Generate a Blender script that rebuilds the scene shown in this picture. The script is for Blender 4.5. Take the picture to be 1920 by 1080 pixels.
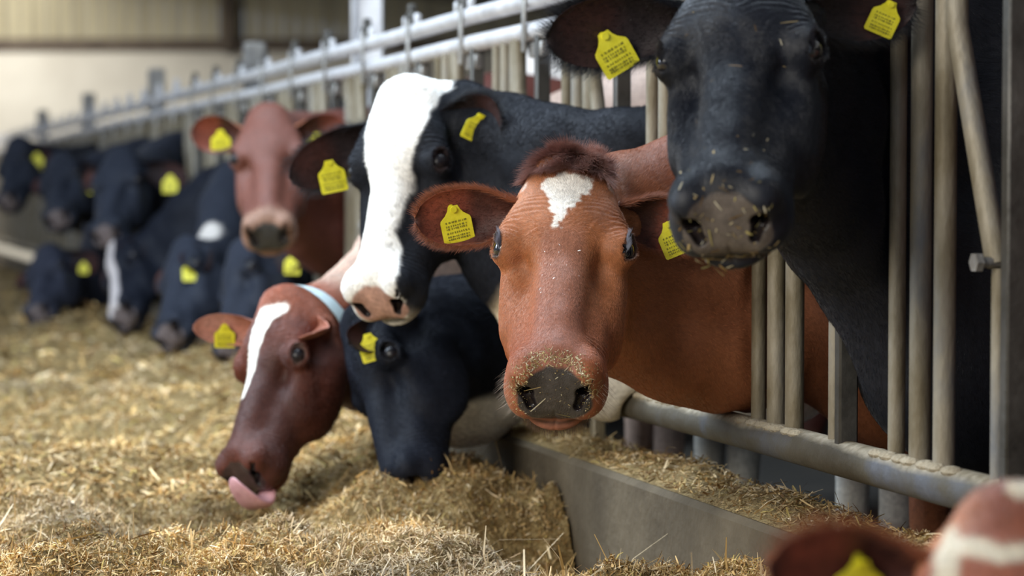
import bpy, math, random
import numpy as np
from mathutils import Vector, Matrix

random.seed(7)
RNG = np.random.default_rng(7)
SC = bpy.context.scene
COL = SC.collection
for o in list(bpy.data.objects):
    bpy.data.objects.remove(o)

# ------------------------------------------------------------------ camera
FPX, CAMZ, PITCH = 4533.0, 0.96, math.radians(2.25)
cam_d = bpy.data.cameras.new('camera')
cam = bpy.data.objects.new('camera', cam_d)
COL.objects.link(cam)
SC.camera = cam
cam_d.sensor_width = 36.0
cam_d.lens = 85.0
cam_d.clip_start = 0.05
cam_d.clip_end = 200
cam.location = (0, 0, CAMZ)
cam.rotation_euler = (math.pi / 2 - PITCH, 0, 0)
cam_d.dof.use_dof = True
cam_d.dof.focus_distance = 4.55
cam_d.dof.aperture_fstop = 2.8

# ------------------------------------------------------------------ world, lights, exposure
SC.view_settings.view_transform = 'Standard'
SC.view_settings.look = 'None'
SC.view_settings.gamma = 1.0
SC.view_settings.use_curve_mapping = False
SC.view_settings.exposure = 0.20
world = bpy.data.worlds.new('world')
SC.world = world
world.use_nodes = True
_bg = world.node_tree.nodes['Background']
_bg.inputs['Color'].default_value = (0.72, 0.82, 1.0, 1)
_bg.inputs['Strength'].default_value = 0.34


def area(name, loc, target, sx, sy, power, color):
    d = bpy.data.lights.new(name, 'AREA')
    d.shape = 'RECTANGLE'
    d.size, d.size_y = sx, sy
    d.energy = power
    d.color = color
    o = bpy.data.objects.new(name, d)
    COL.objects.link(o)
    o.location = loc
    o.rotation_euler = (Vector(target) - Vector(loc)).to_track_quat('-Z', 'Y').to_euler()
    return o


area('roof_light', (-2.2, 6.5, 4.6), (-0.7, 6.5, 0), 1.6, 16.0, 1050, (0.74, 0.87, 1.0))
area('passage_daylight', (-3.6, 0.6, 2.9), (0.2, 5.0, 0.8), 3.0, 2.0, 250, (1.0, 0.94, 0.83))
area('end_light', (-3.0, 24.0, 5.5), (-3.0, 30.0, 3.0), 14.0, 3.0, 1500, (1.0, 0.97, 0.92))

# ------------------------------------------------------------------ frames of reference
TH = math.radians(16.1)
CT, ST = math.cos(TH), math.sin(TH)
W0 = 1.81
XV = -350.0
CP, SP = math.cos(PITCH), math.sin(PITCH)


def camdir(v):
    """camera axes (right, up, towards viewer) -> world"""
    x, y, z = v
    return np.array([x, -z * CP + y * SP, y * CP + z * SP])


def P(px, py, Z):
    v = camdir(((px - 960) / FPX * Z, -(py - 540) / FPX * Z, -Z))
    return v + np.array([0, 0, CAMZ])


def F(t, w, z):
    """fence coordinates: t along the fence, w out past the fence line (cow side +), z up"""
    W = W0 + w
    return np.array([W * CT - t * ST, W * ST + t * CT, z])


def t_of(px):
    Z = FPX * W0 / (CT * (px - XV))
    return (Z - W0 * ST) / CT


T_TRIPLE = t_of(1725)
STEP = t_of(1455) - t_of(1725)

# ------------------------------------------------------------------ tagging and linking


def tag(o, label=None, cat=None, group=None, kind=None):
    if label: o['label'] = label
    if cat: o['category'] = cat
    if group: o['group'] = group
    if kind: o['kind'] = kind
    return o


def empty(name, loc):
    o = bpy.data.objects.new(name, None)
    COL.objects.link(o)
    o.location = loc
    o.empty_display_size = 0.1
    return o


def mesh_obj(name, V, Fc, mat=None, parent=None, smooth=True, cols=None, wet=None):
    me = bpy.data.meshes.new(name)
    V = np.asarray(V, dtype=np.float32)
    if isinstance(Fc, np.ndarray):
        n, k = Fc.shape
        me.vertices.add(len(V))
        me.vertices.foreach_set('co', V.ravel())
        me.loops.add(n * k)
        me.loops.foreach_set('vertex_index', Fc.astype(np.int32).ravel())
        me.polygons.add(n)
        me.polygons.foreach_set('loop_start', np.arange(0, n * k, k, dtype=np.int32))
        me.polygons.foreach_set('loop_total', np.full(n, k, dtype=np.int32))
        me.update(calc_edges=True)
        me.validate()
    else:
        me.from_pydata([tuple(map(float, v)) for v in V], [], Fc)
        me.update()
    me.polygons.foreach_set('use_smooth', np.full(len(me.polygons), smooth))
    if cols is not None:
        a = me.color_attributes.new('coat', 'FLOAT_COLOR', 'POINT')
        c4 = np.ones((len(V), 4), dtype=np.float32)
        c4[:, :3] = cols
        a.data.foreach_set('color', c4.ravel())
    if wet is not None:
        a = me.attributes.new('wet', 'FLOAT', 'POINT')
        a.data.foreach_set('value', np.asarray(wet, dtype=np.float32))
    o = bpy.data.objects.new(name, me)
    COL.objects.link(o)
    if mat: me.materials.append(mat)
    if parent is not None:
        o.parent = parent
        o.matrix_parent_inverse = Matrix.Translation(parent.location).inverted()
    return o


class MB:
    """collects simple solids into one mesh"""
    def __init__(s): s.V, s.F = [], []

    def add(s, V, Fc):
        n = len(s.V)
        s.V += [tuple(map(float, v)) for v in V]
        s.F += [tuple(i + n for i in f) for f in Fc]
        return s

    def box(s, c, ax, half, bev=0.0):
        c = np.array(c, float)
        A = [np.array(a, float) for a in ax]
        hx, hy, hz = half
        b = min(bev, min(half) * 0.9)
        if b <= 0:
            P8 = [c + A[0] * hx * i + A[1] * hy * j + A[2] * hz * k for i in (-1, 1) for j in (-1, 1) for k in (-1, 1)]
            return s.add(P8, [(0, 1, 3, 2), (4, 6, 7, 5), (0, 4, 5, 1), (2, 3, 7, 6), (0, 2, 6, 4), (1, 5, 7, 3)])
        pts, idx = [], {}
        for i in (-1, 1):
            for j in (-1, 1):
                for k in (-1, 1):
                    for m in range(3):
                        h = [hx - b, hy - b, hz - b]
                        h[m] += b
                        idx[(i, j, k, m)] = len(pts)
                        pts.append(c + A[0] * h[0] * i + A[1] * h[1] * j + A[2] * h[2] * k)
        I = idx
        f = []
        for m in range(3):
            for sgn in (-1, 1):
                o1, o2 = [q for q in range(3) if q != m]
                ring = []
                for a, bb in ((-1, -1), (1, -1), (1, 1), (-1, 1)):
                    key = [0, 0, 0]
                    key[m], key[o1], key[o2] = sgn, a, bb
                    ring.append(I[(*key, m)])
                f.append(tuple(ring))
        for m in range(3):
            o1, o2 = [q for q in range(3) if q != m]
            for a in (-1, 1):
                for bb in (-1, 1):
                    k1, k2 = [0, 0, 0], [0, 0, 0]
                    k1[m], k2[m] = -1, 1
                    k1[o1] = k2[o1] = a
                    k1[o2] = k2[o2] = bb
                    f.append((I[(*k1, o1)], I[(*k2, o1)], I[(*k2, o2)], I[(*k1, o2)]))
        for i in (-1, 1):
            for j in (-1, 1):
                for k in (-1, 1):
                    f.append(tuple(I[(i, j, k, m)] for m in range(3)))
        return s.add(pts, f)

    def tube(s, pts, rad, n=16, cap=True):
        pts = [np.array(p, float) for p in pts]
        rad = rad if hasattr(rad, '__len__') else [rad] * len(pts)
        rings = []
        up = None
        for i, p in enumerate(pts):
            d = pts[min(i + 1, len(pts) - 1)] - pts[max(i - 1, 0)]
            d /= np.linalg.norm(d)
            if up is None:
                up = np.array([0, 0, 1.0]) if abs(d[2]) < 0.9 else np.array([1.0, 0, 0])
            a = np.cross(d, up)
            a /= np.linalg.norm(a)
            b = np.cross(a, d)
            up = b
            rings.append([p + rad[i] * (math.cos(q) * a + math.sin(q) * b) for q in np.linspace(0, 2 * math.pi, n, endpoint=False)])
        V = [v for r in rings for v in r]
        Fc = []
        for i in range(len(pts) - 1):
            for j in range(n):
                Fc.append((i * n + j, i * n + (j + 1) % n, (i + 1) * n + (j + 1) % n, (i + 1) * n + j))
        if cap:
            Fc.append(tuple(range(n))[::-1])
            Fc.append(tuple(range((len(pts) - 1) * n, len(pts) * n)))
        return s.add(V, Fc)

    def ball(s, c, r, n=12, ax=None):
        c = np.array(c, float)
        r = np.array(r if hasattr(r, '__len__') else (r, r, r), float)
        A = np.eye(3) if ax is None else np.array(ax)
        V = []
        for i in range(n + 1):
            th = math.pi * i / n
            for j in range(2 * n):
                ph = math.pi * j / n
                q = np.array([math.sin(th) * math.cos(ph), math.sin(th) * math.sin(ph), math.cos(th)]) * r
                V.append(c + q @ A)
        Fc = []
        m = 2 * n
        for i in range(n):
            for j in range(m):
                Fc.append((i * m + j, (i + 1) * m + j, (i + 1) * m + (j + 1) % m, i * m + (j + 1) % m))
        return s.add(V, Fc)

    def build(s, name, mat, parent=None, smooth=True):
        o = mesh_obj(name, s.V, s.F, mat, parent, smooth)
        me = o.data
        import bmesh
        bm = bmesh.new()
        bm.from_mesh(me)
        bmesh.ops.remove_doubles(bm, verts=bm.verts, dist=1e-6)
        bmesh.ops.recalc_face_normals(bm, faces=bm.faces)
        bm.to_mesh(me)
        bm.free()
        if smooth:
            try:
                me.set_sharp_from_angle(angle=math.radians(38))
            except Exception:
                pass
        return o


# ------------------------------------------------------------------ materials
def node_mat(name):
    m = bpy.data.materials.new(name)
    m.use_nodes = True
    nt = m.node_tree
    return m, nt, nt.nodes['Principled BSDF']


def N(nt, typ, **kw):
    n = nt.nodes.new(typ)
    for k, v in kw.items():
        if k in n.inputs: n.inputs[k].default_value = v
        else: setattr(n, k, v)
    return n


def ramp(nt, src, stops):
    r = N(nt, 'ShaderNodeValToRGB')
    el = r.color_ramp.elements
    el[0].position, el[0].color = stops[0][0], (*stops[0][1], 1)
    el[1].position, el[1].color = stops[-1][0], (*stops[-1][1], 1)
    for p, c in stops[1:-1]:
        e = el.new(p)
        e.color = (*c, 1)
    nt.links.new(src, r.inputs[0])
    return r.outputs[0]


def noise_mat(name, stops, scale=8, rough=0.7, bump=0.3, bscale=None, detail=8, stretch=(1, 1, 1), metallic=0.0, dist=0.01, spec=0.5):
    m, nt, b = node_mat(name)
    tc = N(nt, 'ShaderNodeNewGeometry')
    mp = N(nt, 'ShaderNodeMapping')
    mp.inputs['Scale'].default_value = stretch
    nt.links.new(tc.outputs['Position'], mp.inputs[0])
    n1 = N(nt, 'ShaderNodeTexNoise', Scale=scale, Detail=detail, Roughness=0.62)
    nt.links.new(mp.outputs[0], n1.inputs['Vector'])
    nt.links.new(ramp(nt, n1.outputs['Fac'], stops), b.inputs['Base Color'])
    n2 = N(nt, 'ShaderNodeTexNoise', Scale=bscale or scale * 4, Detail=6)
    nt.links.new(mp.outputs[0], n2.inputs['Vector'])
    bp = N(nt, 'ShaderNodeBump', Strength=bump, Distance=dist)
    nt.links.new(n2.outputs['Fac'], bp.inputs['Height'])
    nt.links.new(bp.outputs[0], b.inputs['Normal'])
    b.inputs['Roughness'].default_value = rough
    b.inputs['Metallic'].default_value = metallic
    b.inputs['Specular IOR Level'].default_value = spec
    return m


def coat_mat(name, rough=0.55, spec=0.35, bump=0.25, sheen=0.04, bscale=420):
    m, nt, b = node_mat(name)
    at = N(nt, 'ShaderNodeVertexColor', layer_name='coat')
    g = N(nt, 'ShaderNodeNewGeometry')
    n1 = N(nt, 'ShaderNodeTexNoise', Scale=90, Detail=6)
    nt.links.new(g.outputs['Position'], n1.inputs['Vector'])
    mr = N(nt, 'ShaderNodeMapRange')
    mr.inputs[1].default_value, mr.inputs[2].default_value = 0.3, 0.7
    mr.inputs[3].default_value, mr.inputs[4].default_value = 0.78, 1.18
    nt.links.new(n1.outputs['Fac'], mr.inputs[0])
    mx = N(nt, 'ShaderNodeVectorMath', operation='SCALE')
    nt.links.new(at.outputs['Color'], mx.inputs[0])
    nt.links.new(mr.outputs[0], mx.inputs['Scale'])
    nt.links.new(mx.outputs[0], b.inputs['Base Color'])
    w = N(nt, 'ShaderNodeAttribute', attribute_name='wet')
    mr2 = N(nt, 'ShaderNodeMapRange')
    mr2.inputs[3].default_value, mr2.inputs[4].default_value = rough, 0.24
    vo = N(nt, 'ShaderNodeTexVoronoi', Scale=330)
    nt.links.new(g.outputs['Position'], vo.inputs['Vector'])
    wm = N(nt, 'ShaderNodeMath', operation='MULTIPLY')
    nt.links.new(vo.outputs['Distance'], wm.inputs[0])
    nt.links.new(w.outputs['Fac'], wm.inputs[1])
    nt.links.new(w.outputs['Fac'], mr2.inputs[0])
    nt.links.new(mr2.outputs[0], b.inputs['Roughness'])
    b.inputs['Specular IOR Level'].default_value = spec
    b.inputs['Sheen Weight'].default_value = sheen
    b.inputs['Sheen Roughness'].default_value = 0.4
    n2 = N(nt, 'ShaderNodeTexNoise', Scale=bscale, Detail=4)
    nt.links.new(g.outputs['Position'], n2.inputs['Vector'])
    bp = N(nt, 'ShaderNodeBump', Strength=bump, Distance=0.002)
    hs = N(nt, 'ShaderNodeMath', operation='MULTIPLY_ADD')
    nt.links.new(wm.outputs[0], hs.inputs[0])
    hs.inputs[1].default_value = -2.2
    nt.links.new(n2.outputs['Fac'], hs.inputs[2])
    nt.links.new(hs.outputs[0], bp.inputs['Height'])
    nt.links.new(bp.outputs[0], b.inputs['Normal'])
    return m


def attr_mat(name, rough=0.6, spec=0.3, sheen=0.0, trans=0.0):
    m, nt, b = node_mat(name)
    at = N(nt, 'ShaderNodeAttribute', attribute_name='coat')
    nt.links.new(at.outputs['Color'], b.inputs['Base Color'])
    b.inputs['Roughness'].default_value = rough
    b.inputs['Specular IOR Level'].default_value = spec
    b.inputs['Sheen Weight'].default_value = sheen
    return m


def flat_mat(name, col, rough=0.5, spec=0.5, coat=0.0, metallic=0.0):
    m, nt, b = node_mat(name)
    b.inputs['Base Color'].default_value = (*col, 1)
    b.inputs['Roughness'].default_value = rough
    b.inputs['Specular IOR Level'].default_value = spec
    b.inputs['Coat Weight'].default_value = coat
    b.inputs['Metallic'].default_value = metallic
    return m


M = {
    'coat': coat_mat('cow_coat'),
    'coat_matt': coat_mat('cow_coat_matt', 0.6, 0.14, sheen=0.0),
    'hair': attr_mat('cow_hair', 0.36, 0.55),
    'hair_matt': attr_mat('cow_hair_matt', 0.5, 0.12),
    'straw': attr_mat('straw', 0.7, 0.25),
    'eye': flat_mat('cow_eye', (0.006, 0.005, 0.008), 0.06, 0.7, 1.0),
    'eye_soft': flat_mat('cow_eye_dull', (0.006, 0.005, 0.008), 0.35, 0.4, 0.0),
    'tag': noise_mat('tag_yellow', [(0.35, (0.72, 0.66, 0.02)), (0.65, (0.85, 0.80, 0.05))], 60, 0.42, 0.05),
    'tag_dark': flat_mat('tag_print', (0.20, 0.19, 0.025), 0.6),
    'tongue': noise_mat('tongue_skin', [(0.3, (0.55, 0.27, 0.30)), (0.7, (0.72, 0.42, 0.45))], 40, 0.3, 0.2, 200),
    'concrete': noise_mat('concrete', [(0.25, (0.052, 0.038, 0.021)), (0.5, (0.100, 0.078, 0.048)), (0.75, (0.16, 0.128, 0.082))], 3.5, 0.9, 0.5, 40),
    'floor': noise_mat('floor_concrete', [(0.3, (0.10, 0.09, 0.07)), (0.7, (0.24, 0.22, 0.18))], 1.2, 0.85, 0.4, 20),
    'galv': noise_mat('galvanised_steel', [(0.3, (0.22, 0.215, 0.21)), (0.5, (0.36, 0.35, 0.33)), (0.7, (0.55, 0.54, 0.52))], 9, 0.45, 0.3, 60, metallic=0.55),
    'rail': noise_mat('pale_galvanised_steel', [(0.3, (0.50, 0.50, 0.52)), (0.7, (0.78, 0.78, 0.80))], 9, 0.5, 0.2, 60, metallic=0.3),
    'pipe': noise_mat('dusty_steel_pipe', [(0.28, (0.085, 0.065, 0.035)), (0.42, (0.18, 0.15, 0.095)), (0.55, (0.30, 0.27, 0.21)), (0.72, (0.15, 0.16, 0.175))], 7, 0.6, 0.5, 90, stretch=(1, 1, 0.35), metallic=0.25, dist=0.004),
    'dark': noise_mat('dark_steel', [(0.3, (0.045, 0.043, 0.038)), (0.7, (0.12, 0.115, 0.105))], 8, 0.55, 0.3, metallic=0.4),
    'dust': noise_mat('feed_dust', [(0.3, (0.30, 0.25, 0.17)), (0.7, (0.50, 0.44, 0.33))], 30, 0.95, 0.8, 120),
    'wall_c': noise_mat('wall_concrete', [(0.3, (0.50, 0.46, 0.38)), (0.5, (0.62, 0.58, 0.49)), (0.7, (0.72, 0.68, 0.58))], 0.6, 0.9, 0.3, 8),
    'board': noise_mat('timber_boards', [(0.3, (0.28, 0.24, 0.15)), (0.5, (0.40, 0.35, 0.22)), (0.7, (0.50, 0.44, 0.29))], 2.2, 0.85, 0.3, stretch=(3, 1, 0.15)),
    'beam': noise_mat('dark_timber', [(0.3, (0.07, 0.05, 0.035)), (0.7, (0.13, 0.10, 0.07))], 4, 0.8, 0.3),
    'roof': noise_mat('roof_sheet', [(0.3, (0.10, 0.10, 0.10)), (0.7, (0.18, 0.17, 0.16))], 2, 0.8, 0.2),
    'silage': noise_mat('silage', [(0.3, (0.16, 0.10, 0.035)), (0.5, (0.33, 0.23, 0.09)), (0.7, (0.50, 0.38, 0.18))], 45, 0.9, 1.0, 130, dist=0.02),
    'slurry_shade': noise_mat('shaded_alley_floor', [(0.3, (0.009, 0.0075, 0.0055)), (0.7, (0.024, 0.020, 0.014))], 3, 0.8, 0.4, 20),  # manure-dark floor, blackened further to stand for the shade behind the fence
    'daylight': None,
    'wall_r': noise_mat('dark_wall', [(0.3, (0.10, 0.09, 0.075)), (0.7, (0.17, 0.155, 0.13))], 1, 0.9, 0.3),
    'strap': flat_mat('collar_webbing', (0.55, 0.68, 0.72), 0.6),
}


def dusty_tube():
    """dirty galvanised tube with settled feed dust along its upper side"""
    m, nt, b = node_mat('dusty_tube')
    g = N(nt, 'ShaderNodeNewGeometry')
    n1 = N(nt, 'ShaderNodeTexNoise', Scale=5.0, Detail=8, Roughness=0.6)
    nt.links.new(g.outputs['Position'], n1.inputs['Vector'])
    base = ramp(nt, n1.outputs['Fac'], [(0.3, (0.045, 0.036, 0.023)), (0.5, (0.085, 0.075, 0.055)), (0.65, (0.095, 0.10, 0.115)), (0.8, (0.20, 0.21, 0.23))])
    n2 = N(nt, 'ShaderNodeTexNoise', Scale=60.0, Detail=6)
    nt.links.new(g.outputs['Position'], n2.inputs['Vector'])
    dust = ramp(nt, n2.outputs['Fac'], [(0.3, (0.20, 0.165, 0.105)), (0.7, (0.42, 0.37, 0.28))])
    sp = N(nt, 'ShaderNodeSeparateXYZ')
    nt.links.new(g.outputs['Normal'], sp.inputs[0])
    n3 = N(nt, 'ShaderNodeTexNoise', Scale=2.6, Detail=4)
    nt.links.new(g.outputs['Position'], n3.inputs['Vector'])
    a = N(nt, 'ShaderNodeMath', operation='MULTIPLY_ADD')
    nt.links.new(n3.outputs['Fac'], a.inputs[0])
    a.inputs[1].default_value = 1.5
    nt.links.new(sp.outputs['Z'], a.inputs[2])
    mr = N(nt, 'ShaderNodeMapRange')
    mr.inputs[1].default_value, mr.inputs[2].default_value = 1.30, 1.62
    nt.links.new(a.outputs[0], mr.inputs[0])
    mx = N(nt, 'ShaderNodeMix', data_type='RGBA')
    nt.links.new(mr.outputs[0], mx.inputs[0])
    nt.links.new(base, mx.inputs[6])
    nt.links.new(dust, mx.inputs[7])
    nt.links.new(mx.outputs[2], b.inputs['Base Color'])
    b.inputs['Roughness'].default_value = 0.6
    b.inputs['Metallic'].default_value = 0.15
    bp = N(nt, 'ShaderNodeBump', Strength=0.5, Distance=0.004)
    nt.links.new(n2.outputs['Fac'], bp.inputs['Height'])
    nt.links.new(bp.outputs[0], b.inputs['Normal'])
    return m


M['tube'] = dusty_tube()

_m, _nt, _b = node_mat('daylight_sheet')
_b.inputs['Base Color'].default_value = (0.8, 0.82, 0.85, 1)
_b.inputs['Emission Color'].default_value = (0.92, 0.96, 1.0, 1)
_b.inputs['Emission Strength'].default_value = 0.9
M['daylight'] = _m

# ------------------------------------------------------------------ the barn
FD = np.array([-ST, CT, 0])      # along the fence
FN = np.array([CT, ST, 0])       # away from the feed passage
UP = np.array([0, 0, 1.0])


def fbox(t0, t1, w0, w1, z0, z1, bev=0.0, mb=None):
    c = (F((t0 + t1) / 2, (w0 + w1) / 2, (z0 + z1) / 2))
    return (mb or MB()).box(c, (FD, FN, UP), (abs(t1 - t0) / 2, abs(w1 - w0) / 2, abs(z1 - z0) / 2), bev)


def xbox(x0, x1, y0, y1, z0, z1, bev=0.0, mb=None):
    return (mb or MB()).box(((x0 + x1) / 2, (y0 + y1) / 2, (z0 + z1) / 2), np.eye(3), ((x1 - x0) / 2, (y1 - y0) / 2, (z1 - z0) / 2), bev)


def structure(o): return tag(o, kind='structure')


structure(fbox(0.2, 29, 0.06, 9.2, 0.0, 0.012).build('floor_alley', M['slurry_shade'], smooth=False))
KW0, KW1, KZ = -0.13, 0.07, 0.345        # kerb wall
TEND = 29.5
structure(xbox(-14, 14, -3, 31, -0.2, -0.0).build('floor', M['floor'], smooth=False))
kb = MB()
# cast kerb wall in long lifts with a worn arris
fbox(0.5, TEND, KW0, KW1, -0.0, KZ, 0.012, kb)
structure(kb.build('trim_kerb', M['concrete'], smooth=False))
# end wall: concrete below, boards above
ZB = 30.0
zb = CAMZ + (362 - 84) / FPX * ZB
structure(xbox(-14, 14, ZB, ZB + 0.3, 0, zb - 0.06).build('wall_back', M['wall_c'], smooth=False))
bd = MB()
x = -10.0
rb = random.Random(3)
while x < 12:
    w = 0.145
    xbox(x, x + w, ZB + 0.05 + rb.uniform(0, .02), ZB + 0.12, zb, zb + 3.4, 0.004, bd)
    x += w + 0.018
structure(bd.build('wall_boards', M['board'], smooth=False))
xb = MB()
xbox(-14, 14, ZB - 0.04, ZB + 0.12, zb - 0.09, zb + 0.07, 0.01, xb)
structure(xb.build('trim_rail', M['beam'], smooth=False))
cx = (430 - 960) / FPX * ZB
structure(xbox(cx - 0.085, cx + 0.085, ZB - 0.14, ZB + 0.05, zb - 0.1, zb + 3.4, 0.01).build('trim_post', M['beam'], smooth=False))
# a bright translucent opening in the end wall
wx0, wx1 = (962 - 960) / FPX * ZB, (1110 - 960) / FPX * ZB
wz0, wz1 = CAMZ + (362 - 172) / FPX * ZB, zb - 0.10
win = structure(xbox(wx0, wx1, ZB - 0.012, ZB - 0.004, wz0, wz1).build('window_1', M['daylight'], smooth=False))
wf = MB()
for q0, q1, r0_, r1_ in ((wx0 - .05, wx1 + .05, wz0 - .05, wz0), (wx0 - .05, wx1 + .05, wz1, wz1 + .05), (wx0 - .05, wx0, wz0, wz1), (wx1, wx1 + .05, wz0, wz1), ((wx0 + wx1) / 2 - .02, (wx0 + wx1) / 2 + .02, wz0, wz1)):
    xbox(q0, q1, ZB - 0.05, ZB, r0_, r1_, 0.003, wf)
wf.build('frame', M['beam'], win, smooth=False)
# roof over the cows' side and the far side wall with its translucent strip
rf = MB()
rf.add([F(-6, 0.9, 3.9), F(34, 0.9, 3.9), F(34, 9.5, 2.9), F(-6, 9.5, 2.9), F(-6, 0.9, 4.0), F(34, 0.9, 4.0), F(34, 9.5, 3.0), F(-6, 9.5, 3.0)],
       [(0, 1, 2, 3), (4, 7, 6, 5), (0, 4, 5, 1), (1, 5, 6, 2), (2, 6, 7, 3), (3, 7, 4, 0)])
structure(rf.build('ceiling', M['roof'], smooth=False))
structure(fbox(-6, 31, 9.3, 9.5, 0, 2.9).build('wall_right', M['wall_r'], smooth=False))
# roof stanchion beyond the fence
Zc = 9.6
xc = (690 - 960) / FPX * Zc
cc_ = np.array([xc, Zc, 0])
col_mb = MB()
for dx, hw, hy in ((-0.055, 0.006, 0.05), (0.055, 0.006, 0.05), (0, 0.055, 0.005)):
    col_mb.box((xc + dx, Zc, 1.9), np.eye(3), (hw, hy, 1.9), 0.001)
structure(col_mb.build('trim_stanchion', M['rail'], smooth=False))

# ------------------------------------------------------------------ implicit-surface sculpting
f4 = np.float32


def A3(*v): return np.array(v, dtype=f4)


def ell(p, c, r, R=None):
    q = p - A3(*c)
    if R is not None: q = q @ R.astype(f4)
    r = A3(*r)
    k0 = np.sqrt(((q / r) ** 2).sum(1))
    k1 = np.sqrt(((q / (r * r)) ** 2).sum(1)) + 1e-9
    return k0 * (k0 - 1) / k1


def cone(p, a, b, ra, rb, sq=None):
    """capsule with two radii; sq = squash factors about the axis"""
    a, b = A3(*a), A3(*b)
    if sq is not None:
        s = A3(*sq)
        p, a, b = p / s, a / s, b / s
    ba = b - a
    t = np.clip(((p - a) @ ba) / (ba @ ba), 0, 1)
    d = p - a - t[:, None] * ba
    return np.sqrt((d * d).sum(1)) - (ra + (rb - ra) * t)


def smin(a, b, k):
    h = np.clip(0.5 + 0.5 * (b - a) / k, 0, 1)
    return b + (a - b) * h - k * h * (1 - h)


def smax(a, b, k): return -smin(-a, -b, k)


def sst(x, a, b):
    t = np.clip((x - a) / (b - a), 0, 1)
    return t * t * (3 - 2 * t)


def _hash(i, j, k):
    n = (i * 73856093) ^ (j * 19349663) ^ (k * 83492791)
    n = (n ^ (n >> 13)) * 1274126177 & 0x7fffffff
    return (n & 0xffff).astype(f4) / 65535.0


def vnoise(p, freq, seed=0):
    q = p * freq + seed * 17.31 + 100.0
    i = np.floor(q).astype(np.int64)
    f = (q - i).astype(f4)
    f = f * f * (3 - 2 * f)
    r = 0
    for a in (0, 1):
        for b in (0, 1):
            for c in (0, 1):
                w = (f[:, 0] if a else 1 - f[:, 0]) * (f[:, 1] if b else 1 - f[:, 1]) * (f[:, 2] if c else 1 - f[:, 2])
                r = r + w * _hash(i[:, 0] + a, i[:, 1] + b, i[:, 2] + c)
    return r


def fbm(p, freq, seed=0, o=3):
    return sum(vnoise(p, freq * 2 ** k, seed + k) * 0.5 ** k for k in range(o)) / sum(0.5 ** k for k in range(o))


def surface_nets(V, org, h):
    S = V < 0
    nx, ny, nz = V.shape
    c = sum(S[a:nx - 1 + a, b:ny - 1 + b, d:nz - 1 + d].astype(np.int8) for a in (0, 1) for b in (0, 1) for d in (0, 1))
    cells = np.argwhere((c > 0) & (c < 8))
    idx = np.full((nx - 1, ny - 1, nz - 1), -1, dtype=np.int32)
    idx[tuple(cells.T)] = np.arange(len(cells))
    acc = np.zeros((len(cells), 3))
    cnt = np.zeros(len(cells))
    corners = [(a, b, d) for a in (0, 1) for b in (0, 1) for d in (0, 1)]
    for A in corners:
        for ax in range(3):
            if A[ax] == 1: continue
            B = list(A)
            B[ax] = 1
            va = V[cells[:, 0] + A[0], cells[:, 1] + A[1], cells[:, 2] + A[2]]
            vb = V[cells[:, 0] + B[0], cells[:, 1] + B[1], cells[:, 2] + B[2]]
            m = (va < 0) != (vb < 0)
            t = np.where(m, va / np.where(m, va - vb, 1), 0)
            pt = np.array(A, float)[None] + np.zeros((len(cells), 3))
            pt[:, ax] = t
            acc[m] += pt[m]
            cnt[m] += 1
    verts = (cells + acc / cnt[:, None]) * h + org
    quads = []
    for ax in range(3):
        o1, o2 = (ax + 1) % 3, (ax + 2) % 3
        sl0, sl1 = [slice(None)] * 3, [slice(None)] * 3
        sl0[ax], sl1[ax] = slice(0, -1), slice(1, None)
        E = S[tuple(sl0)] != S[tuple(sl1)]
        e = np.argwhere(E)
        lim = np.array(V.shape)
        e = e[(e[:, o1] > 0) & (e[:, o2] > 0) & (e[:, o1] < lim[o1] - 1) & (e[:, o2] < lim[o2] - 1)]
        ins = S[tuple(e.T)]

        def g(d1, d2):
            q = e.copy()
            q[:, o1] += d1
            q[:, o2] += d2
            return idx[tuple(q.T)]
        q = np.stack([g(-1, -1), g(0, -1), g(0, 0), g(-1, 0)], 1)
        q[~ins] = q[~ins][:, ::-1]
        quads.append(q)
    return verts.astype(f4), np.concatenate(quads)


def sculpt(fn, lo, hi, h, block=0.12):
    """sparse evaluation of fn on a grid, then surface nets"""
    lo, hi = np.array(lo), np.array(hi)
    nb = np.ceil((hi - lo) / block).astype(int)
    bc = np.stack(np.meshgrid(*[np.arange(n) for n in nb], indexing='ij'), -1).reshape(-1, 3)
    d = fn((lo + (bc + 0.5) * block).astype(f4))
    m = int(round(block / h))
    h = block / m
    shape = nb * m + 1
    V = np.ones(shape, dtype=f4)
    # inside blocks negative
    neg = bc[d < 0]
    for b in neg:
        V[b[0] * m:(b[0] + 1) * m + 1, b[1] * m:(b[1] + 1) * m + 1, b[2] * m:(b[2] + 1) * m + 1] = -1
    keep = np.zeros(shape, dtype=bool)
    for b in bc[np.abs(d) < block * 1.35]:
        keep[b[0] * m:(b[0] + 1) * m + 1, b[1] * m:(b[1] + 1) * m + 1, b[2] * m:(b[2] + 1) * m + 1] = True
    pts = np.argwhere(keep)
    P3 = (lo + pts * h).astype(f4)
    out = np.empty(len(P3), dtype=f4)
    for i in range(0, len(P3), 400000):
        out[i:i + 400000] = fn(P3[i:i + 400000])
    V[tuple(pts.T)] = out
    v, q = surface_nets(V, lo, h)
    tris = np.concatenate([q[:, [0, 1, 2]], q[:, [0, 2, 3]]])
    return v, tris


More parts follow.
